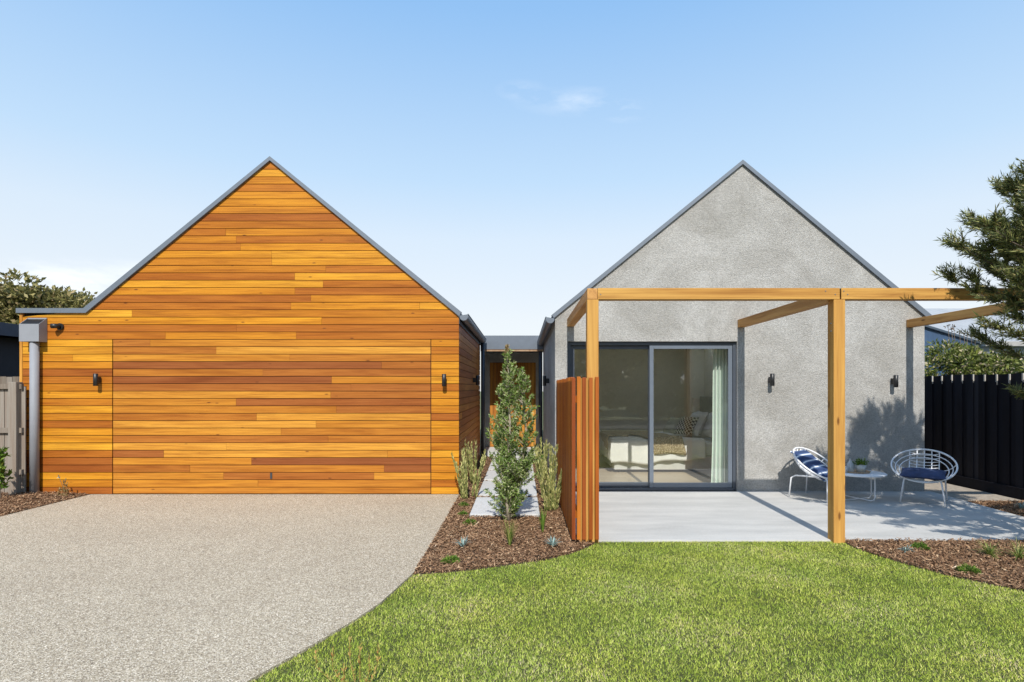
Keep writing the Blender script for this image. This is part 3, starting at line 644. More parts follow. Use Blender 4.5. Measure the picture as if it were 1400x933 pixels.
# ------------------------------------------------------------------ neighbours
NB = empty('navy_house', (-12, 12, 0), 'dark navy weatherboard house beyond the fence at the left edge', 'house')
local(MB().box(-18, -10.4, 8.6, 22, -.1, 2.62).build('wall', M['navy_wall'], NB), NB)
local(MB().box(-10.13, -10.1, 8.3, 22.3, 2.63, 2.88).build('fascia', M['navy_trim'], NB), NB)
local(MB().prism([(-18.3, 2.66), (-10.135, 2.66), (-10.135, 2.86), (-14.2, 3.4), (-18.3, 2.9)], 8.3, 22.3).build('roof', M['navy_trim'], NB), NB)
NR = empty('blue_house', (12, 14, 0), 'neighbour house with blue grey wall and pale metal roof behind the right hedge', 'house')
def nr(o): return local(o, NR)
ex = gx(1340, 12.); ez = gz(470, 12.)
nr(MB().prism([(12.25, 0), (19, 0), (19, ez + .02), (15.6, 3.55), (12.25, ez)], ex + .12, ex + 12, 'x').build('wall', M['bluewall'], NR))
nr(MB().prism([(12.0, ez), (15.6, 3.73), (19.2, ez), (19.2, ez + .05), (15.6, 3.79), (12.0, ez + .05)], ex, ex + 12.2, 'x').build('roof', M['pale_roof'], NR))
nr(MB().box(ex + .02, ex + 12, 11.88, 11.99, ez - .06, ez + .03).build('gutter', M['trim'], NR))
nr(MB().box(ex + .05, ex + 12, 12.0, 12.03, ez - .22, ez - .07).build('fascia', M['metal'], NR))

# ------------------------------------------------------------------ patio furniture
def ell(a, b, c, tilt, n=48, drop=0):
    pts = []
    for k in range(n):
        t = 2 * math.pi * k / n; x, y = a * math.cos(t), b * math.sin(t)
        pts.append((c[0] + x, c[1] + y * math.cos(tilt) + drop * math.sin(tilt), c[2] + y * math.sin(tilt) - drop * math.cos(tilt)))
    return pts
def pillow_mesh(w, h, t, n=12, pinch=.10):
    V, Fc = [], []
    for sgn in (1, -1):
        for i in range(n + 1):
            for j in range(n + 1):
                u, v = 2 * i / n - 1, 2 * j / n - 1
                e = max(0, (1 - u ** 4) * (1 - v ** 4)) ** .5
                k = 1 - pinch * (1 - (abs(u) * abs(v))) * (max(abs(u), abs(v)) ** 3)
                V.append((u * w / 2 * k, v * h / 2 * k, sgn * t / 2 * e * (1 + .06 * math.sin(5 * u + 3 * v))))
    m = (n + 1) ** 2
    for s_ in (0, 1):
        for i in range(n):
            for j in range(n):
                a = s_ * m + i * (n + 1) + j; q = (a, a + n + 1, a + n + 2, a + 1); Fc.append(q if s_ == 0 else q[::-1])
    return np.array(V), np.array(Fc)
def make_chair(loc, rz, lb, second=False):
    t = empty('wire_chair', loc, lb, 'chair', 'white wire chairs on the patio', rz)
    tl = R(37); c = (0, 0, .50)
    MB().tube(ell(.375, .33, c, tl), .012, 8, True).build('rim', M['white_metal'], t)
    mb = MB()
    for s_, d_ in ((.88, .05), (.76, .085)):     # inner rings of the basket
        mb.tube(ell(.375 * s_, .33 * s_, (0, -.01 * (1 - s_) * 4, c[2]), tl, 40, d_), .0075, 6, True)
    mb.build('basket_rings', M['white_metal'], t)
    mb = MB()
    def bas(u, v):                                            # u,v in unit disc -> basket surface
        rad = math.hypot(u, v); d_ = .155 * (1 - rad ** 2) ** .6 if rad < 1 else 0
        return (u * .375, v * .33 * math.cos(tl) + d_ * math.sin(tl) , c[2] + v * .33 * math.sin(tl) - d_ * math.cos(tl))
    for u in (-.46, -.23, 0, .23, .46):
        vm = math.sqrt(1 - u * u); mb.tube([bas(u, vm - (vm + .25) * k / 8) for k in range(9)], .008, 6)
    for k in range(8):
        v = .86 - k * .14; um = min(.46, math.sqrt(max(0, 1 - v * v))); mb.tube([bas(-um + 2 * um * q / 6, v) for q in range(7)], .006, 6)
    for a in (205, 240, 270, 300, 335, 170, 10):
        ca, sa = math.cos(R(a)), math.sin(R(a)); mb.tube([bas(ca * q, sa * q) for q in (1, .86, .72, .58)], .0065, 6)
    mb.build('backrest_grid', M['white_metal'], t)
    # legs: two side frames, each leg its own mesh
    for sx in (-1, 1):
        f = MB().tube([(sx * .19, -.205, .335), (sx * .21, -.25, .30), (sx * .25, -.27, .0)], .011, 8); f.build('leg', M['white_metal'], t)
        b = MB().tube([(sx * .19, -.205, .335), (sx * .21, .05, .33), (sx * .225, .18, .325), (sx * .24, .235, .29), (sx * .255, .26, .0)], .011, 8); b.build('leg', M['white_metal'], t)
    MB().tube([(-.19, -.205, .335), (-.08, -.235, .31), (.08, -.235, .31), (.19, -.205, .335)], .010, 8).build('seat_rail', M['white_metal'], t)
    # cushion: thing of its own, lying in the chair
    w_, h_, th = (.52, .42, .085) if not second else (.47, .62, .07)
    V, Fc = pillow_mesh(w_, h_, th, 14, .06)
    o = np_mesh('seat_cushion', V, Fc, M['stripe'] if second else M['navy'], None, None, True)
    for sub in (1,): md = o.modifiers.new('sub', 'SUBSURF'); md.levels = 1; md.render_levels = 1
    return t, o
from mathutils import Euler, Matrix, Vector
c1, cu1 = make_chair((4.20, 8.10, .03), R(38), 'white wire chair at the left, seen from its side, part hidden by the thick post', True)
M1 = c1.matrix_basis if False else (Matrix.Translation(c1.location) @ Euler((0, 0, R(38))).to_matrix().to_4x4())
cu1.matrix_world = M1 @ Matrix.Translation((0, .02, .475)) @ Euler((R(38), 0, 0)).to_matrix().to_4x4()
tag(cu1, 'navy striped cushion lining the left wire chair', 'cushion')
c2, cu2 = make_chair((5.58, 7.88, .028), R(-38), 'white wire chair at the right in front of the black fence', False)
M2 = Matrix.Translation(c2.location) @ Euler((0, 0, R(-38))).to_matrix().to_4x4()
cu2.matrix_world = M2 @ Matrix.Translation((0, -.10, .40)) @ Euler((R(8), 0, 0)).to_matrix().to_4x4()
tag(cu2, 'plain navy seat cushion in the right wire chair', 'cushion')
TX, TY, TZ = gx(1172, 8.0), 8.0, gz(646, 8.0)
tb = empty('side_table', (TX, TY, .03), 'low round white metal table between the two wire chairs', 'table')
MB().lathe([(0, .0), (.355, .0), (.36, .004), (.36, .018), (.355, .022), (0, .022)], (0, 0, TZ - .052), 40).build('table_top', M['white_metal'], tb)
for a in (20, 110):
    ca, sa = math.cos(R(a)), math.sin(R(a)); q = [(-.27, TZ - .06), (-.27, .06), (-.25, .022), (-.21, .010), (.21, .010), (.25, .022), (.27, .06), (.27, TZ - .06)]
    MB().tube([(r_ * ca, r_ * sa, z_ + (.012 if a > 50 else 0)) for r_, z_ in q], .009, 8).build('leg_hoop', M['white_metal'], tb)
tr = MB().lathe([(0, .0), (.17, .0), (.185, .022), (.175, .024), (.165, .008), (0, .008)], (TX - .01, TY + .02, TZ), 36).build('tray', M['wicker']); tag(tr, 'round brown woven tray on the low white table', 'tray')
pt = empty('potted_plant', (TX + .04, TY - .02, TZ + .009), 'small green fern in a pale pot on the woven tray', 'potted plant')
MB().lathe([(0, 0), (.055, 0), (.066, .1), (.058, .1), (.05, .085), (0, .085)], (0, 0, 0), 24).build('pot', M['porcelain'], pt)
def leafmesh(P, D, L, W, name, mat, parent=None, rnd=None, up=None, fold=.25):
    """diamond leaves: base, two sides, tip"""
    n = len(P); D = D / (np.linalg.norm(D, axis=1, keepdims=True) + 1e-9)
    q = RNG.normal(0, 1, (n, 3)); S = np.cross(D, q); S /= np.linalg.norm(S, axis=1, keepdims=True) + 1e-9
    Nn = np.cross(D, S); L = np.broadcast_to(L, n)[:, None]; W = np.broadcast_to(W, n)[:, None]
    V = np.empty((n, 4, 3)); V[:, 0] = P; V[:, 1] = P + D * L * .45 + S * W / 2 + Nn * W * fold; V[:, 2] = P + D * L; V[:, 3] = P + D * L * .45 - S * W / 2 + Nn * W * fold
    return np_mesh(name, V.reshape(-1, 3), np.arange(4 * n).reshape(n, 4), mat, parent, RNG.random(n) if rnd is None else rnd)
n_ = 320; d_ = RNG.normal(0, 1, (n_, 3)); d_[:, 2] = np.abs(d_[:, 2]) + .4; d_ /= np.linalg.norm(d_, axis=1, keepdims=True); r_ = RNG.uniform(.02, .10, n_)
leafmesh(np.array([0, 0, .09]) + d_ * r_[:, None] * np.array([1, 1, .9]), d_ + RNG.normal(0, .5, (n_, 3)), RNG.uniform(.02, .04, n_), .012, 'foliage', M['green_leaf'], pt)
bt = MB().lathe([(0, 0), (.045, 0), (.048, .01), (.048, .11), (.02, .14), (.02, .175), (.026, .18), (0, .18)], (TX - .085, TY + .02, TZ + .009), 24).build('bottle', M['jar']); tag(bt, 'pale glass bottle beside the fern on the low white table', 'bottle')
bt = MB().lathe([(0, 0), (.03, 0), (.034, .09), (.03, .09), (0, .088)], (TX - .2, TY - .05, TZ - .03 + .03), 20).build('cup', M['porcelain']); tag(bt, 'small pale cup at the left rim of the low white table', 'cup')

# ------------------------------------------------------------------ bedroom
BX0, BX1, BY0, BY1, BZ = 1.66, 3.78, 10.38, 12.0, .62
bd = empty('bed', (2.7, 11.2, .05), 'double bed with white duvet behind the sliding glass door', 'bed')
def bp(o): return local(o, bd)
bp(MB().box(BX0 + .04, BX1, BY0 + .04, BY1 - .04, .10, .36).build('bed_base', M['valance'], bd, .02))
bp(MB().box(BX0 + .03, BX1, BY0 + .03, BY1 - .03, .362, BZ - .01).build('mattress', M['white'], bd, .04))
hb = MB(); y = BY0 - .1
while y < BY1 + .1: hb.box(BX1 + .02, BX1 + .10, y, y + .075, .06, 1.43); y += .08
bp(hb.build('headboard', M['headboard'], bd, .015))
for (x, y) in ((BX0 + .15, BY0 + .12), (BX0 + .15, BY1 - .12), (BX1 - .1, BY0 + .12)):
    bp(MB().box(x, x + .05, y, y + .05, .05, .1).build('leg', M['black'], bd))
def drape(name, u0, u1, v0, v1, z, du, dv0, dv1, mat, parent, wav=.018, nu=70, nv=60, skew=0, off=0, x0=None, seedp=0.):
    """cloth over the bed: overhang du past x=BX0, dv0 past BY0, dv1 past BY1"""
    V = []
    for i in range(nu + 1):
        for j in range(nv + 1):
            u = u0 - du + (u1 - u0 + du) * i / nu; v = v0 - dv0 + (v1 - v0 + dv0 + dv1) * j / nv
            hem = 1 + .10 * math.sin(3.1 * u + 1.3 + seedp) + .05 * math.sin(9 * u + seedp)
            uu = u + skew * (v - v0); x, y, zz = uu, v, z
            ddx = max(0, (BX0 - off) - uu); ddy = max(0, (BY0 - off) - v); ddy2 = max(0, v - (BY1 + off)); r0 = .05
            dy = ddy * hem
            if ddy > 0: y = BY0 - off - min(dy, r0) * .5 - .02 * math.sin(uu * 17 + seedp) * min(1, dy * 3)
            if ddy2 > 0: y = BY1 + off + min(ddy2, r0) * .5
            if ddx > 0: x = BX0 - off - min(ddx, r0) * .5 - .02 * math.sin(v * 15 + seedp) * min(1, ddx * 3)
            zz = z - max(ddx, dy, ddy2) * 1.0 - .0
            if not (ddx or ddy or ddy2): zz += wav * (math.sin(uu * 7 + v * 3 + seedp) * .5 + math.sin(uu * 3.1 - v * 8) * .5) * 1.0
            V.append((x, y, max(zz, .09)))
    Fc = [(i * (nv + 1) + j, (i + 1) * (nv + 1) + j, (i + 1) * (nv + 1) + j + 1, i * (nv + 1) + j + 1) for i in range(nu) for j in range(nv)]
    o = np_mesh(name, np.array(V), np.array(Fc), mat, parent, None, True); s = o.modifiers.new('solid', 'SOLIDIFY'); s.thickness = .02; s.offset = 1 if False else 0
    return o
bp(drape('duvet', BX0, BX1 - .42, BY0, BY1, BZ + .04, .38, .40, .3, M['white'], bd, .03))
o = drape('knitted_throw', 2.34, 2.92, BY0, BY1, BZ + .085, 0, .36, .2, M['knit'], None, .02, 30, 60, -.22, .03, seedp=1.); tag(o, 'chunky tan knitted throw hanging over the near side of the bed', 'throw')
o = drape('foot_blanket', BX0 + .02, BX0 + .34, BY0 + .25, BY1, BZ + .08, .30, 0, .2, M['knit'], None, .015, 30, 50, .22, .03, seedp=2.); tag(o, 'folded tan blanket across the foot of the bed', 'blanket')
def put_pillow(loc, rot, dims, mat, lb, name='pillow'):
    V, Fc = pillow_mesh(*dims); o = np_mesh(name, V, Fc, mat, None, None, True)
    o.matrix_world = Matrix.Translation(loc) @ Euler(rot).to_matrix().to_4x4(); tag(o, lb, 'pillow', 'pillows on the bed'); return o
put_pillow((3.62, 10.78, .90), (0, R(-68), R(0)), (.50, .66, .18), M['linen'], 'large white pillow nearest the curtain, leaning on the headboard')
put_pillow((3.60, 11.55, .90), (0, R(-68), R(0)), (.50, .66, .18), M['linen'], 'large white pillow at the far side of the bed head')
put_pillow((3.40, 11.10, .90), (0, R(-62), R(8)), (.48, .62, .18), M['linen'], 'white pillow standing directly behind the black checked pillow')
put_pillow((3.20, 11.02, .87), (0, R(-58), R(30)), (.42, .44, .16), M['gingham'], 'square black and cream checked pillow')
put_pillow((3.05, 11.45, .85), (0, R(-55), R(18)), (.38, .40, .15), M['sage_pillow'], 'small sage green pillow left of the black checked one')
nt = empty('bedside_table', (3.78, 12.28, .05), 'oak bedside table beyond the bed', 'table')
MB().box(-.2, .2, -.18, .18, .12, .55).build('cabinet', M['oak'], nt, .01)
for sx in (-.17, .13):
    for sy in (-.15, .12): MB().box(sx, sx + .035, sy, sy + .035, 0, .119).build('leg', M['oak'], nt)
lm = empty('bedside_lamp', (3.76, 12.2, .60), 'pale shaded lamp on the bedside table', 'lamp')
MB().lathe([(0, 0), (.07, 0), (.08, .06), (.06, .2), (.015, .26), (.015, .55), (0, .55)], (0, 0, 0), 24).build('lamp_base', M['oak'], lm)
MB().lathe([(.10, .50), (.09, .78)], (0, 0, 0), 28).build('lamp_shade', M['lampshade'], lm)
cu = []; nu = 90
for i in range(nu + 1):
    x = 3.00 + .27 * i / nu; y = 8.92 + .035 * math.sin(i / nu * 2 * math.pi * 4.5)
    for z, sp in ((.09, 1.15), (.8, 1.0), (1.8, .95), (2.45, .8)):
        cu.append((3.135 + (x - 3.135) * sp, 8.92 + (y - 8.92) * (.8 + .2 * sp), z))
Fc = [(i * 4 + j, (i + 1) * 4 + j, (i + 1) * 4 + j + 1, i * 4 + j + 1) for i in range(nu) for j in range(3)]
o = np_mesh('curtain', np.array(cu), np.array(Fc), M['curtain'], None, None, True); tag(o, 'pale green white curtain gathered at the right of the glass door', 'curtain')

# ------------------------------------------------------------------ plants
def grow_shrub(name, loc, lb, cat, height, spread, nb, leaf_n, leafL, leafW, mat, stemmat, lean=.35, base_z=.12, tipmat=None, group=None, seed=1, shape=None, leaders=((0, 0, 1),)):
    rs = np.random.default_rng(seed); t = empty(name, loc, lb, cat, group)
    tr = MB(); P, D = [], []
    for (lx, ly, lh) in leaders:
        tp = [(0, 0, -.03)]; x = y = 0; H_ = height * lh
        for k in range(1, 11):
            x += rs.normal(0, .012) * H_ + lx * .1 * (1.6 if k < 6 else .4); y += rs.normal(0, .012) * H_ + ly * .1 * (1.6 if k < 6 else .4); tp.append((x, y, H_ * .95 * k / 10))
        tr.tube(tp, [.012 * H_ * (1 - .85 * k / 10) for k in range(11)], 8); T = np.array(tp)
        for b in range(int(nb * lh * lh)):
            f = base_z + (1 - base_z) * rs.random() ** .9; i = f * 10; i0 = min(int(i), 9); p = T[i0] + (T[i0 + 1] - T[i0]) * (i - i0)
            a = rs.uniform(0, 2 * np.pi); sp = spread * (shape(f) if shape else (1 - f) ** .6 * .9 + .12) * (.6 + .4 * lh); ln = sp * rs.uniform(.5, 1.1)
            up = rs.uniform(.4, 1.3); q = [p]
            d = np.array([math.cos(a), math.sin(a), up * lean * 1.6]); d /= np.linalg.norm(d); seg = 6
            for s_ in range(seg):
                d = d + np.array([0, 0, .14]) + rs.normal(0, .13, 3); d /= np.linalg.norm(d); q.append(q[-1] + d * ln / seg)
            tr.tube(q, [.0035 * height * (1 - .8 * k / seg) for k in range(seg + 1)], 5)
            q = np.array(q); m = max(6, int(leaf_n * ln / spread))
            for _ in range(m):
                w = rs.random() ** .7 * seg; i0 = min(int(w), seg - 1); pp_ = q[i0] + (q[i0 + 1] - q[i0]) * (w - i0); dd = q[i0 + 1] - q[i0]; dd /= np.linalg.norm(dd)
                P.append(pp_); D.append(dd * .9 + rs.normal(0, .75, 3))
        if lh == 1: Ttop = T[-1]
    tr.build('stems', stemmat, t)
    P, D = np.array(P), np.array(D); n = len(P)
    leafmesh(P, D, rs.uniform(leafL * .6, leafL * 1.2, n), rs.uniform(leafW * .7, leafW * 1.2, n), 'foliage', mat, t)
    if tipmat is not None:
        top = Ttop; n = 120; zz = rs.random(n); Pt = top + np.stack([rs.normal(0, .01, n), rs.normal(0, .01, n), -.02 + zz * .12 * height / 2], 1)
        Dt = np.stack([rs.normal(0, .5, n), rs.normal(0, .5, n), np.full(n, .9)], 1)
        leafmesh(Pt, Dt, leafL * .8, leafW * .8, 'new_shoots', tipmat, t)
    return t
sh = grow_shrub('young_shrub', (-.15, 6.86, 0), 'tall young shrub with narrow olive leaves standing in bark before the stepping slabs', 'shrub',
           2.10, .46, 150, 112, .050, .0125, M['shrub_leaf'], M['pale_bark'], .45, .02, M['shrub_tip'], None, 5, lambda f: (.70 if f < .2 else .92 - .88 * (f - .2)), ((0, 0, 1), (-.21, .05, .80), (.19, .0, .90)))
def upright(x, y, h, nst, spread, lb, seed):
    rs = np.random.default_rng(seed); t = empty('variegated_plant', (x, y, 0), lb, 'plant', 'pale upright plants along the path'); st = MB(); P, D = [], []
    for s_ in range(nst):
        a = rs.uniform(0, 6.28); r0 = rs.random() ** .5 * spread * .35; tilt = rs.uniform(.02, .28); hh = h * rs.uniform(.55, 1); ax, ay = math.cos(a), math.sin(a)
        pts = [np.array([ax * r0 + ax * tilt * hh * (k / 6) ** 1.3, ay * r0 + ay * tilt * hh * (k / 6) ** 1.3, hh * k / 6 - .01]) for k in range(7)]
        st.tube(pts, [.012 * (1 - .1 * k) for k in range(7)], 5)
        for _ in range(int(110 * hh / .7)):
            w = rs.random() * 5.98; i0 = int(w); p = pts[i0] + (pts[i0 + 1] - pts[i0]) * (w - i0); an = rs.uniform(0, 6.28)
            P.append(p); D.append([math.cos(an) * .45 + ax * tilt, math.sin(an) * .45 + ay * tilt, 1.0])
    st.build('stems', M['pale_stem'], t); n = len(P)
    leafmesh(np.array(P), np.array(D), rs.uniform(.04, .075, n), rs.uniform(.010, .018, n), 'foliage', M['pale_stem'], t)
upright(-.78, 8.25, .70, 13, .34, 'pale yellow green upright plant against the timber corner', 11)
upright(-.78, 9.6, .72, 10, .3, 'pale upright plant behind the shrub on the timber side of the path', 12)
upright(.375, 7.45, .66, 14, .26, 'pale yellow green upright plant beside the red slatted screen', 13)
upright(.37, 8.2, .82, 12, .26, 'pale upright plant just behind the one beside the red screen', 14)
upright(.36, 10.0, .72, 10, .24, 'pale upright plant by the shaded grey wall halfway up the path', 15)
def tuft(x, y, h, n, mat, lb, cat, name='grass_tuft', w=.008, lean=(.1, .7), z=0, group='tufts in the bark beds'):
    rs = np.random.default_rng(int(abs(x * 991 + y * 77))); t = MB()
    for k in range(n):
        a = rs.uniform(0, 6.28); ln = rs.uniform(*lean); hh = h * rs.uniform(.55, 1.1); ca, sa = math.cos(a), math.sin(a); b = (-sa * w / 2, ca * w / 2)
        pts = []
        for s_ in range(5):
            f = s_ / 4; th = ln * (.5 + f); pts.append((ca * (.01 + hh * f * math.sin(th)), sa * (.01 + hh * f * math.sin(th)), hh * f * math.cos(th) - .005))
        for s_ in range(4):
            w0, w1 = (1 - .15 * s_), (1 - .15 * (s_ + 1)) if s_ < 3 else .1
            p, q = pts[s_], pts[s_ + 1]; t.face([(p[0] - b[0] * w0, p[1] - b[1] * w0, p[2]), (p[0] + b[0] * w0, p[1] + b[1] * w0, p[2]), (q[0] + b[0] * w1, q[1] + b[1] * w1, q[2]), (q[0] - b[0] * w1, q[1] - b[1] * w1, q[2])], 0, rs.random())
    o = t.build(name, mat); o.location = (x, y, z); return tag(o, lb, cat, group)
def gp_(px, py): Y = F * CH / (py - CY); return gx(px, Y), Y
x, y = gp_(697, 746); tuft(x, y, .28, 60, M['strap_leaf'], 'tall strappy grass tuft right in front of the young shrub', 'grass tuft', lean=(.02, .35))
x, y = gp_(742, 727); tuft(x, y, .26, 40, M['green_leaf'], 'bright green grass tuft right of the nearest stepping slab', 'grass tuft', lean=(.02, .3))
x, y = gp_(633, 748); tuft(x, y, .12, 32, M['blue_leaf'], 'small blue green succulent near the driveway edge of the middle bed', 'succulent', 'blue_succulent', .014, (.1, .8), 0, 'blue succulents')
x, y = gp_(756, 748); tuft(x, y, .115, 46, M['blue_leaf'], 'blue green succulent in bark near the foot of the slatted screen', 'succulent', 'blue_succulent', .014, (.1, .8), 0, 'blue succulents')
x, y = gp_(1239, 754); tuft(x, y, .09, 36, M['blue_leaf'], 'blue grey succulent in the right bed near the patio edge', 'succulent', 'blue_succulent', .010, (.2, 1.1), 0, 'blue succulents')
x, y = gp_(1353, 760); tuft(x, y, .17, 80, M['strap_leaf'], 'arching green grass tuft in the right bed at the patio edge', 'grass tuft', lean=(.3, 1.1))
x, y = gp_(1393, 764); tuft(x, y, .20, 60, M['strap_leaf'], 'grass tuft at the right edge of the photo in the right bed', 'grass tuft', lean=(.2, 1.1))
x, y = gp_(1397, 697); tuft(x, y, .14, 36, M['blue_leaf'], 'blue green plant in the shaded bark beside the black fence', 'succulent', 'blue_succulent', .012, (.1, .8), 0, 'blue succulents')
def mound(px, py, r, h, lb, n=420):
    x, y = gp_(px, py); a = RNG.uniform(0, 6.28, n); q = RNG.random(n) ** .5 * r; P = np.stack([q * np.cos(a), q * np.sin(a), RNG.random(n) * h * (1 - (q / r) ** 2)], 1)
    D = np.stack([np.cos(a), np.sin(a), np.full(n, 1.1)], 1) + RNG.normal(0, .5, (n, 3))
    o = leafmesh(P, D, RNG.uniform(.02, .04, n), .008, 'ground_cover_plant', M['green_leaf']); o.location = (x, y, -.005); tag(o, lb, 'plant', 'low green clumps in the bark')
mound(616, 768, .075, .05, 'low green clump nearest the driveway corner of the lawn'); mound(643, 716, .07, .05, 'low green clump at the front left corner of the nearest slab')
mound(634, 692, .06, .05, 'low green clump in the strip by the timber corner'); mound(633, 704, .05, .04, 'smallest low clump beside the driveway edge')
mound(1258, 750, .07, .06, 'low green clump beside the blue grey succulent by the patio'); mound(1324, 782, .08, .06, 'low green clump in the middle of the right bark bed')
n = 900; a = RNG.uniform(0, 6.28, n)
wd = []
for k, (px, py, h) in enumerate(((432, 930, .15), (455, 940, .20), (478, 925, .21), (492, 950, .24), (505, 940, .17), (517, 930, .19), (470, 950, .15))):
    x, y = gx(px, F * CH / (py - CY)), F * CH / (py - CY); wd.append((x, y, h))
wt = empty('dry_weed', (wd[3][0], wd[3][1], -.02), 'spindly dry yellow weed sprouting from the lawn near the driveway edge', 'weed'); ms = MB(); P = []; D = []
for (x, y, h) in wd:
    q = [np.array([wd[3][0] + (x - wd[3][0]) * min(1, .25 + s_ / 4), wd[3][1] + (y - wd[3][1]) * min(1, .25 + s_ / 4), -.02 + h * 1.15 * (s_ / 5) ** 1.2]) for s_ in range(6)]; q[0] = np.array([wd[3][0], wd[3][1], -.03]); ms.tube(q, .0022, 4, r=.6)
    for _ in range(26):
        w = random.uniform(1, 4.99); i0 = int(w); P.append(q[i0] + (q[i0 + 1] - q[i0]) * (w - i0)); D.append([random.gauss(0, .5), random.gauss(0, .5), 1])
local(ms.build('stems', M['weed'], wt), wt); local(leafmesh(np.array(P), np.array(D), .026, .009, 'foliage', M['weed'], wt), wt)
# small plant and marker at the timber wall
mp_ = empty('small_wall_plant', (gx(84, 8.3), 8.32, 0), 'small rusty leaved plant at the foot of the timber wall near the downpipe', 'plant')
P, D = [], []
for sx, hh in ((-.06, .12), (0, .25), (.03, .20), (.05, .1)):
    for k in range(40): f = random.random(); P.append((sx + f * .03, random.gauss(0, .01), hh * f)); D.append((random.gauss(0, .6), random.gauss(0, .4), 1))
leafmesh(np.array(P), np.array(D), .045, .014, 'foliage', M['shrub_tip'], mp_)
MB().tube([(0, 0, 0), (.01, 0, .15), (-.03, 0, .24), (-.055, 0, .30)], .003, 5).build('stem', M['bark'], mp_)
P = np.tile(np.array([[-.058, 0, .30]]), (16, 1)); D = RNG.normal(0, 1, (16, 3)); leafmesh(P, D, .032, .014, 'flower', M['blue_leaf'], mp_)
# leafy plant at the far left
grow_shrub('leafy_bush', (-7.36, 8.0, 0), 'glossy green bush at the left edge in front of the grey fence', 'bush', .72, .30, 30, 34, .08, .036, M['green_leaf'], M['bark'], .8, .1, None, None, 21)

# hedge shrubs behind the black fence
def blobbush(name, loc, lb, cat, rad, n, L, W, mat, group=None, seed=1, zc=1.6, trunk=.05, bark='bark', gaps=.9, nsub=26, stems=7):
    rs = np.random.default_rng(seed); t = empty(name, loc, lb, cat, group); P, D = [], []; rad = np.array(rad); tr = MB()
    tr.tube([(0, 0, -.15), (.03, .02, zc * .5), (0, 0, zc)], [trunk, trunk * .8, trunk * .5], 8)
    for b in range(nsub):
        d = rs.normal(0, 1, 3); d /= np.linalg.norm(d); c = d * rad * rs.uniform(.45, .9); r = rad.min() * rs.uniform(.25, .45)
        if b < stems: tr.tube([(0, 0, zc * .6), tuple(c * .5 + np.array([0, 0, zc - .1])), tuple(c + np.array([0, 0, zc]))], [trunk * .5, trunk * .3, trunk * .12], 6)
        m = n // nsub; dd = rs.normal(0, 1, (m, 3)); dd /= np.linalg.norm(dd, axis=1, keepdims=True); rr_ = r * rs.uniform(.35, 1.15, (m, 1)) ** .7
        P.append(c + dd * rr_ * np.array([1.15, 1.15, .85]) + np.array([0, 0, zc])); D.append(dd + rs.normal(0, .6, (m, 3)) + np.array([0, 0, .25]))
    P = np.vstack(P); D = np.vstack(D); n2 = len(P)
    tr.build('trunk', M[bark], t)
    leafmesh(P, D, rs.uniform(L * .6, L * 1.2, n2), rs.uniform(W * .7, W * 1.2, n2), 'crown', mat, t); return t
blobbush('hedge_shrub', (7.95, 10.3, 0), 'dense hedge shrub with woody stems next to the rendered wall, behind the black fence', 'shrub', (.62, .8, .62), 7000, .08, .034, M['hedge_leaf'], 'shrubs behind the black fence', 31, 1.82)
blobbush('hedge_shrub', (8.5, 9.5, 0), 'yellow green hedge shrub below the pale roof corner, behind the black fence', 'shrub', (.62, .75, .58), 7000, .08, .034, M['hedge_leaf'], 'shrubs behind the black fence', 32, 1.74)
blobbush('hedge_shrub', (8.9, 10.7, 0), 'hedge shrub at the right edge of the photo, behind the black fence', 'shrub', (.75, .8, .6), 7000, .08, .034, M['hedge_leaf'], 'shrubs behind the black fence', 33, 1.66)
t = empty('seed_head_stalks', (8.6, 10.6, 0), 'thin stalks with brown seed heads rising above the hedge', 'plant'); ms = MB(); P = []
for px, py in ((1296, 445), (1301, 450), (1304, 447), (1312, 455), (1318, 456), (1322, 457), (1328, 459), (1333, 459)):
    x_, _, z_ = at(px, py, 10.6); ms.tube([(0, 0, 1.5), ((x_ - 8.6) * .9, 0, 2.0), (x_ - 8.6, 0, z_)], .005, 5, r=.2)
    for _ in range(16): P.append((x_ - 8.6 + random.gauss(0, .018), random.gauss(0, .018), z_ + random.gauss(0, .018)))
ms.build('stems', M['bark'], t); leafmesh(np.array(P), RNG.normal(0, 1, (len(P), 3)), .035, .02, 'seed_heads', M['bark'], t)
# far tree on the left
ft = blobbush('broad_tree', (gx(38, 24), 24, 0), 'broad olive brown tree behind the navy house, above the timber parapet', 'tree', (2.75, 2.6, 1.9), 24000, .24, .13, M['far_leaf'], None, 41, 4.35, .25, 'bark', .9, 80)
hd_ = blobbush('street_hedge', (2, -13.5, 0), 'long green hedge across the road, mirrored dimly in the glass door', 'hedge', (16, 1.3, 2.6), 46000, .34, .2, M['street_leaf'], None, 51, 2.4, .12, 'bark', .9, 190)
# trees across the street (mirrored in the glass door)
for i, (x, y, s) in enumerate(((-14, -24, 1.15), (-6, -27, 1.3), (2, -25, 1.2), (9, -27, 1.35), (17, -24, 1.1))):
    c = copy_tree(ft); c.location = (x, y, 0); c.scale = (s * 1.5, s * 1.2, s); c.rotation_euler = (0, 0, i * 1.3)
    tag(c, 'street tree across the road, mirrored dimly in the glass door', 'tree', 'street trees across the road')
    if i == 0: pass
ft['group'] = 'broad trees' if False else ft.get('group', '') or 'tree behind the navy house'

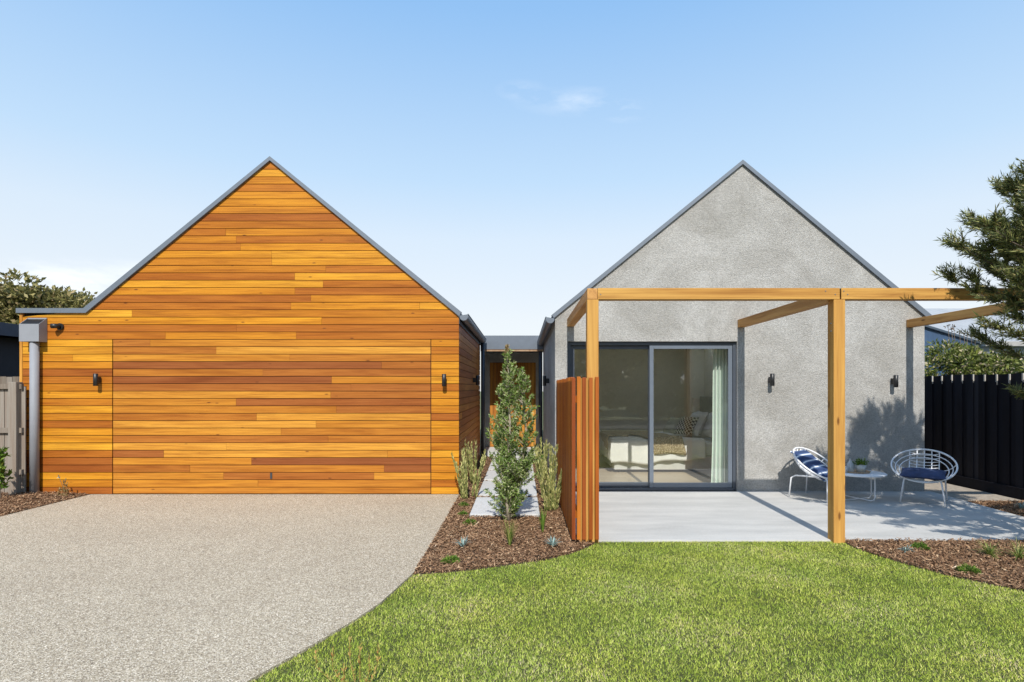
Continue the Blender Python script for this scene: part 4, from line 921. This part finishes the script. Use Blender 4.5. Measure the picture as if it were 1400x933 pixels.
# ------------------------------------------------------------------ needle-leaved tree at the right
def needle_tree():
    rs = np.random.default_rng(3); cx, cy = 5.52, 4.95
    t = empty('needle_leaved_tree', (cx, cy, 0), 'dark needle leaved tree whose branches reach over the pergola at the right edge', 'tree'); tr = MB()
    tp = [(0, 0, -.1), (.05, .02, 1), (0, .05, 2.2), (.04, 0, 3.5), (0, 0, 4.85)]; tr.tube(tp, [.10, .085, .065, .04, .012], 10)
    P, D = [], []
    def env(z):                                     # horizontal reach of the crown at height z
        return np.interp(z, [1.0, 1.6, 2.3, 2.7, 3.2, 3.8, 4.3, 4.8, 5.0], [.8, .85, 1.55, 1.76, 1.3, .85, .62, .42, .1])
    for b in range(172):
        z = 1.15 + 3.6 * rs.random(); a = rs.uniform(0, 6.28)
        if b >= 120: z = rs.uniform(2.15, 4.0); a = rs.uniform(2.6, 4.2)     # fuller on the open, sunny side
        reach = env(z + .2) * rs.uniform(.75, 1.05); ca, sa = math.cos(a), math.sin(a)
        reach *= (1 - .18 * max(0, sa))           # keep clear of the beam side a little
        q = [np.array([0, 0, z - .3])]; d = np.array([ca, sa, .25]); seg = 8
        for s_ in range(seg):
            d = d + rs.normal(0, .10, 3) + np.array([0, 0, .05]); d /= np.linalg.norm(d); q.append(q[-1] + d * reach / seg)
        tr.tube(q, [.016 * (1 - .85 * k / seg) for k in range(seg + 1)], 5)
        for k in range(5, seg + 1):                # side twigs, each a bottle-brush of needles
            for _ in range(6 if k < seg else 9):
                an = rs.uniform(-1.2, 1.2); dd = q[k] - q[k - 1]; dd /= np.linalg.norm(dd); ax = np.array([dd[0] * math.cos(an) - dd[1] * math.sin(an), dd[0] * math.sin(an) + dd[1] * math.cos(an), dd[2] + rs.uniform(-.15, .45)])
                ax /= np.linalg.norm(ax); ln = rs.uniform(.10, .24); p0 = q[k]
                tr.tube([p0, p0 + ax * ln], [.003, .0015], 4)
                m = 38; f = rs.random(m); P.append(p0 + ax * (f * ln)[:, None]); D.append(ax * 1.0 + rs.normal(0, .55, (m, 3)))
    tr.build('trunk', M['bark'], t); P = np.vstack(P); D = np.vstack(D); n = len(P)
    leafmesh(P, D, rs.uniform(.04, .085, n), rs.uniform(.007, .011, n), 'crown', M['needle'], t, np.clip(rs.beta(1.6, 2.2, n), 0, 1))
needle_tree()
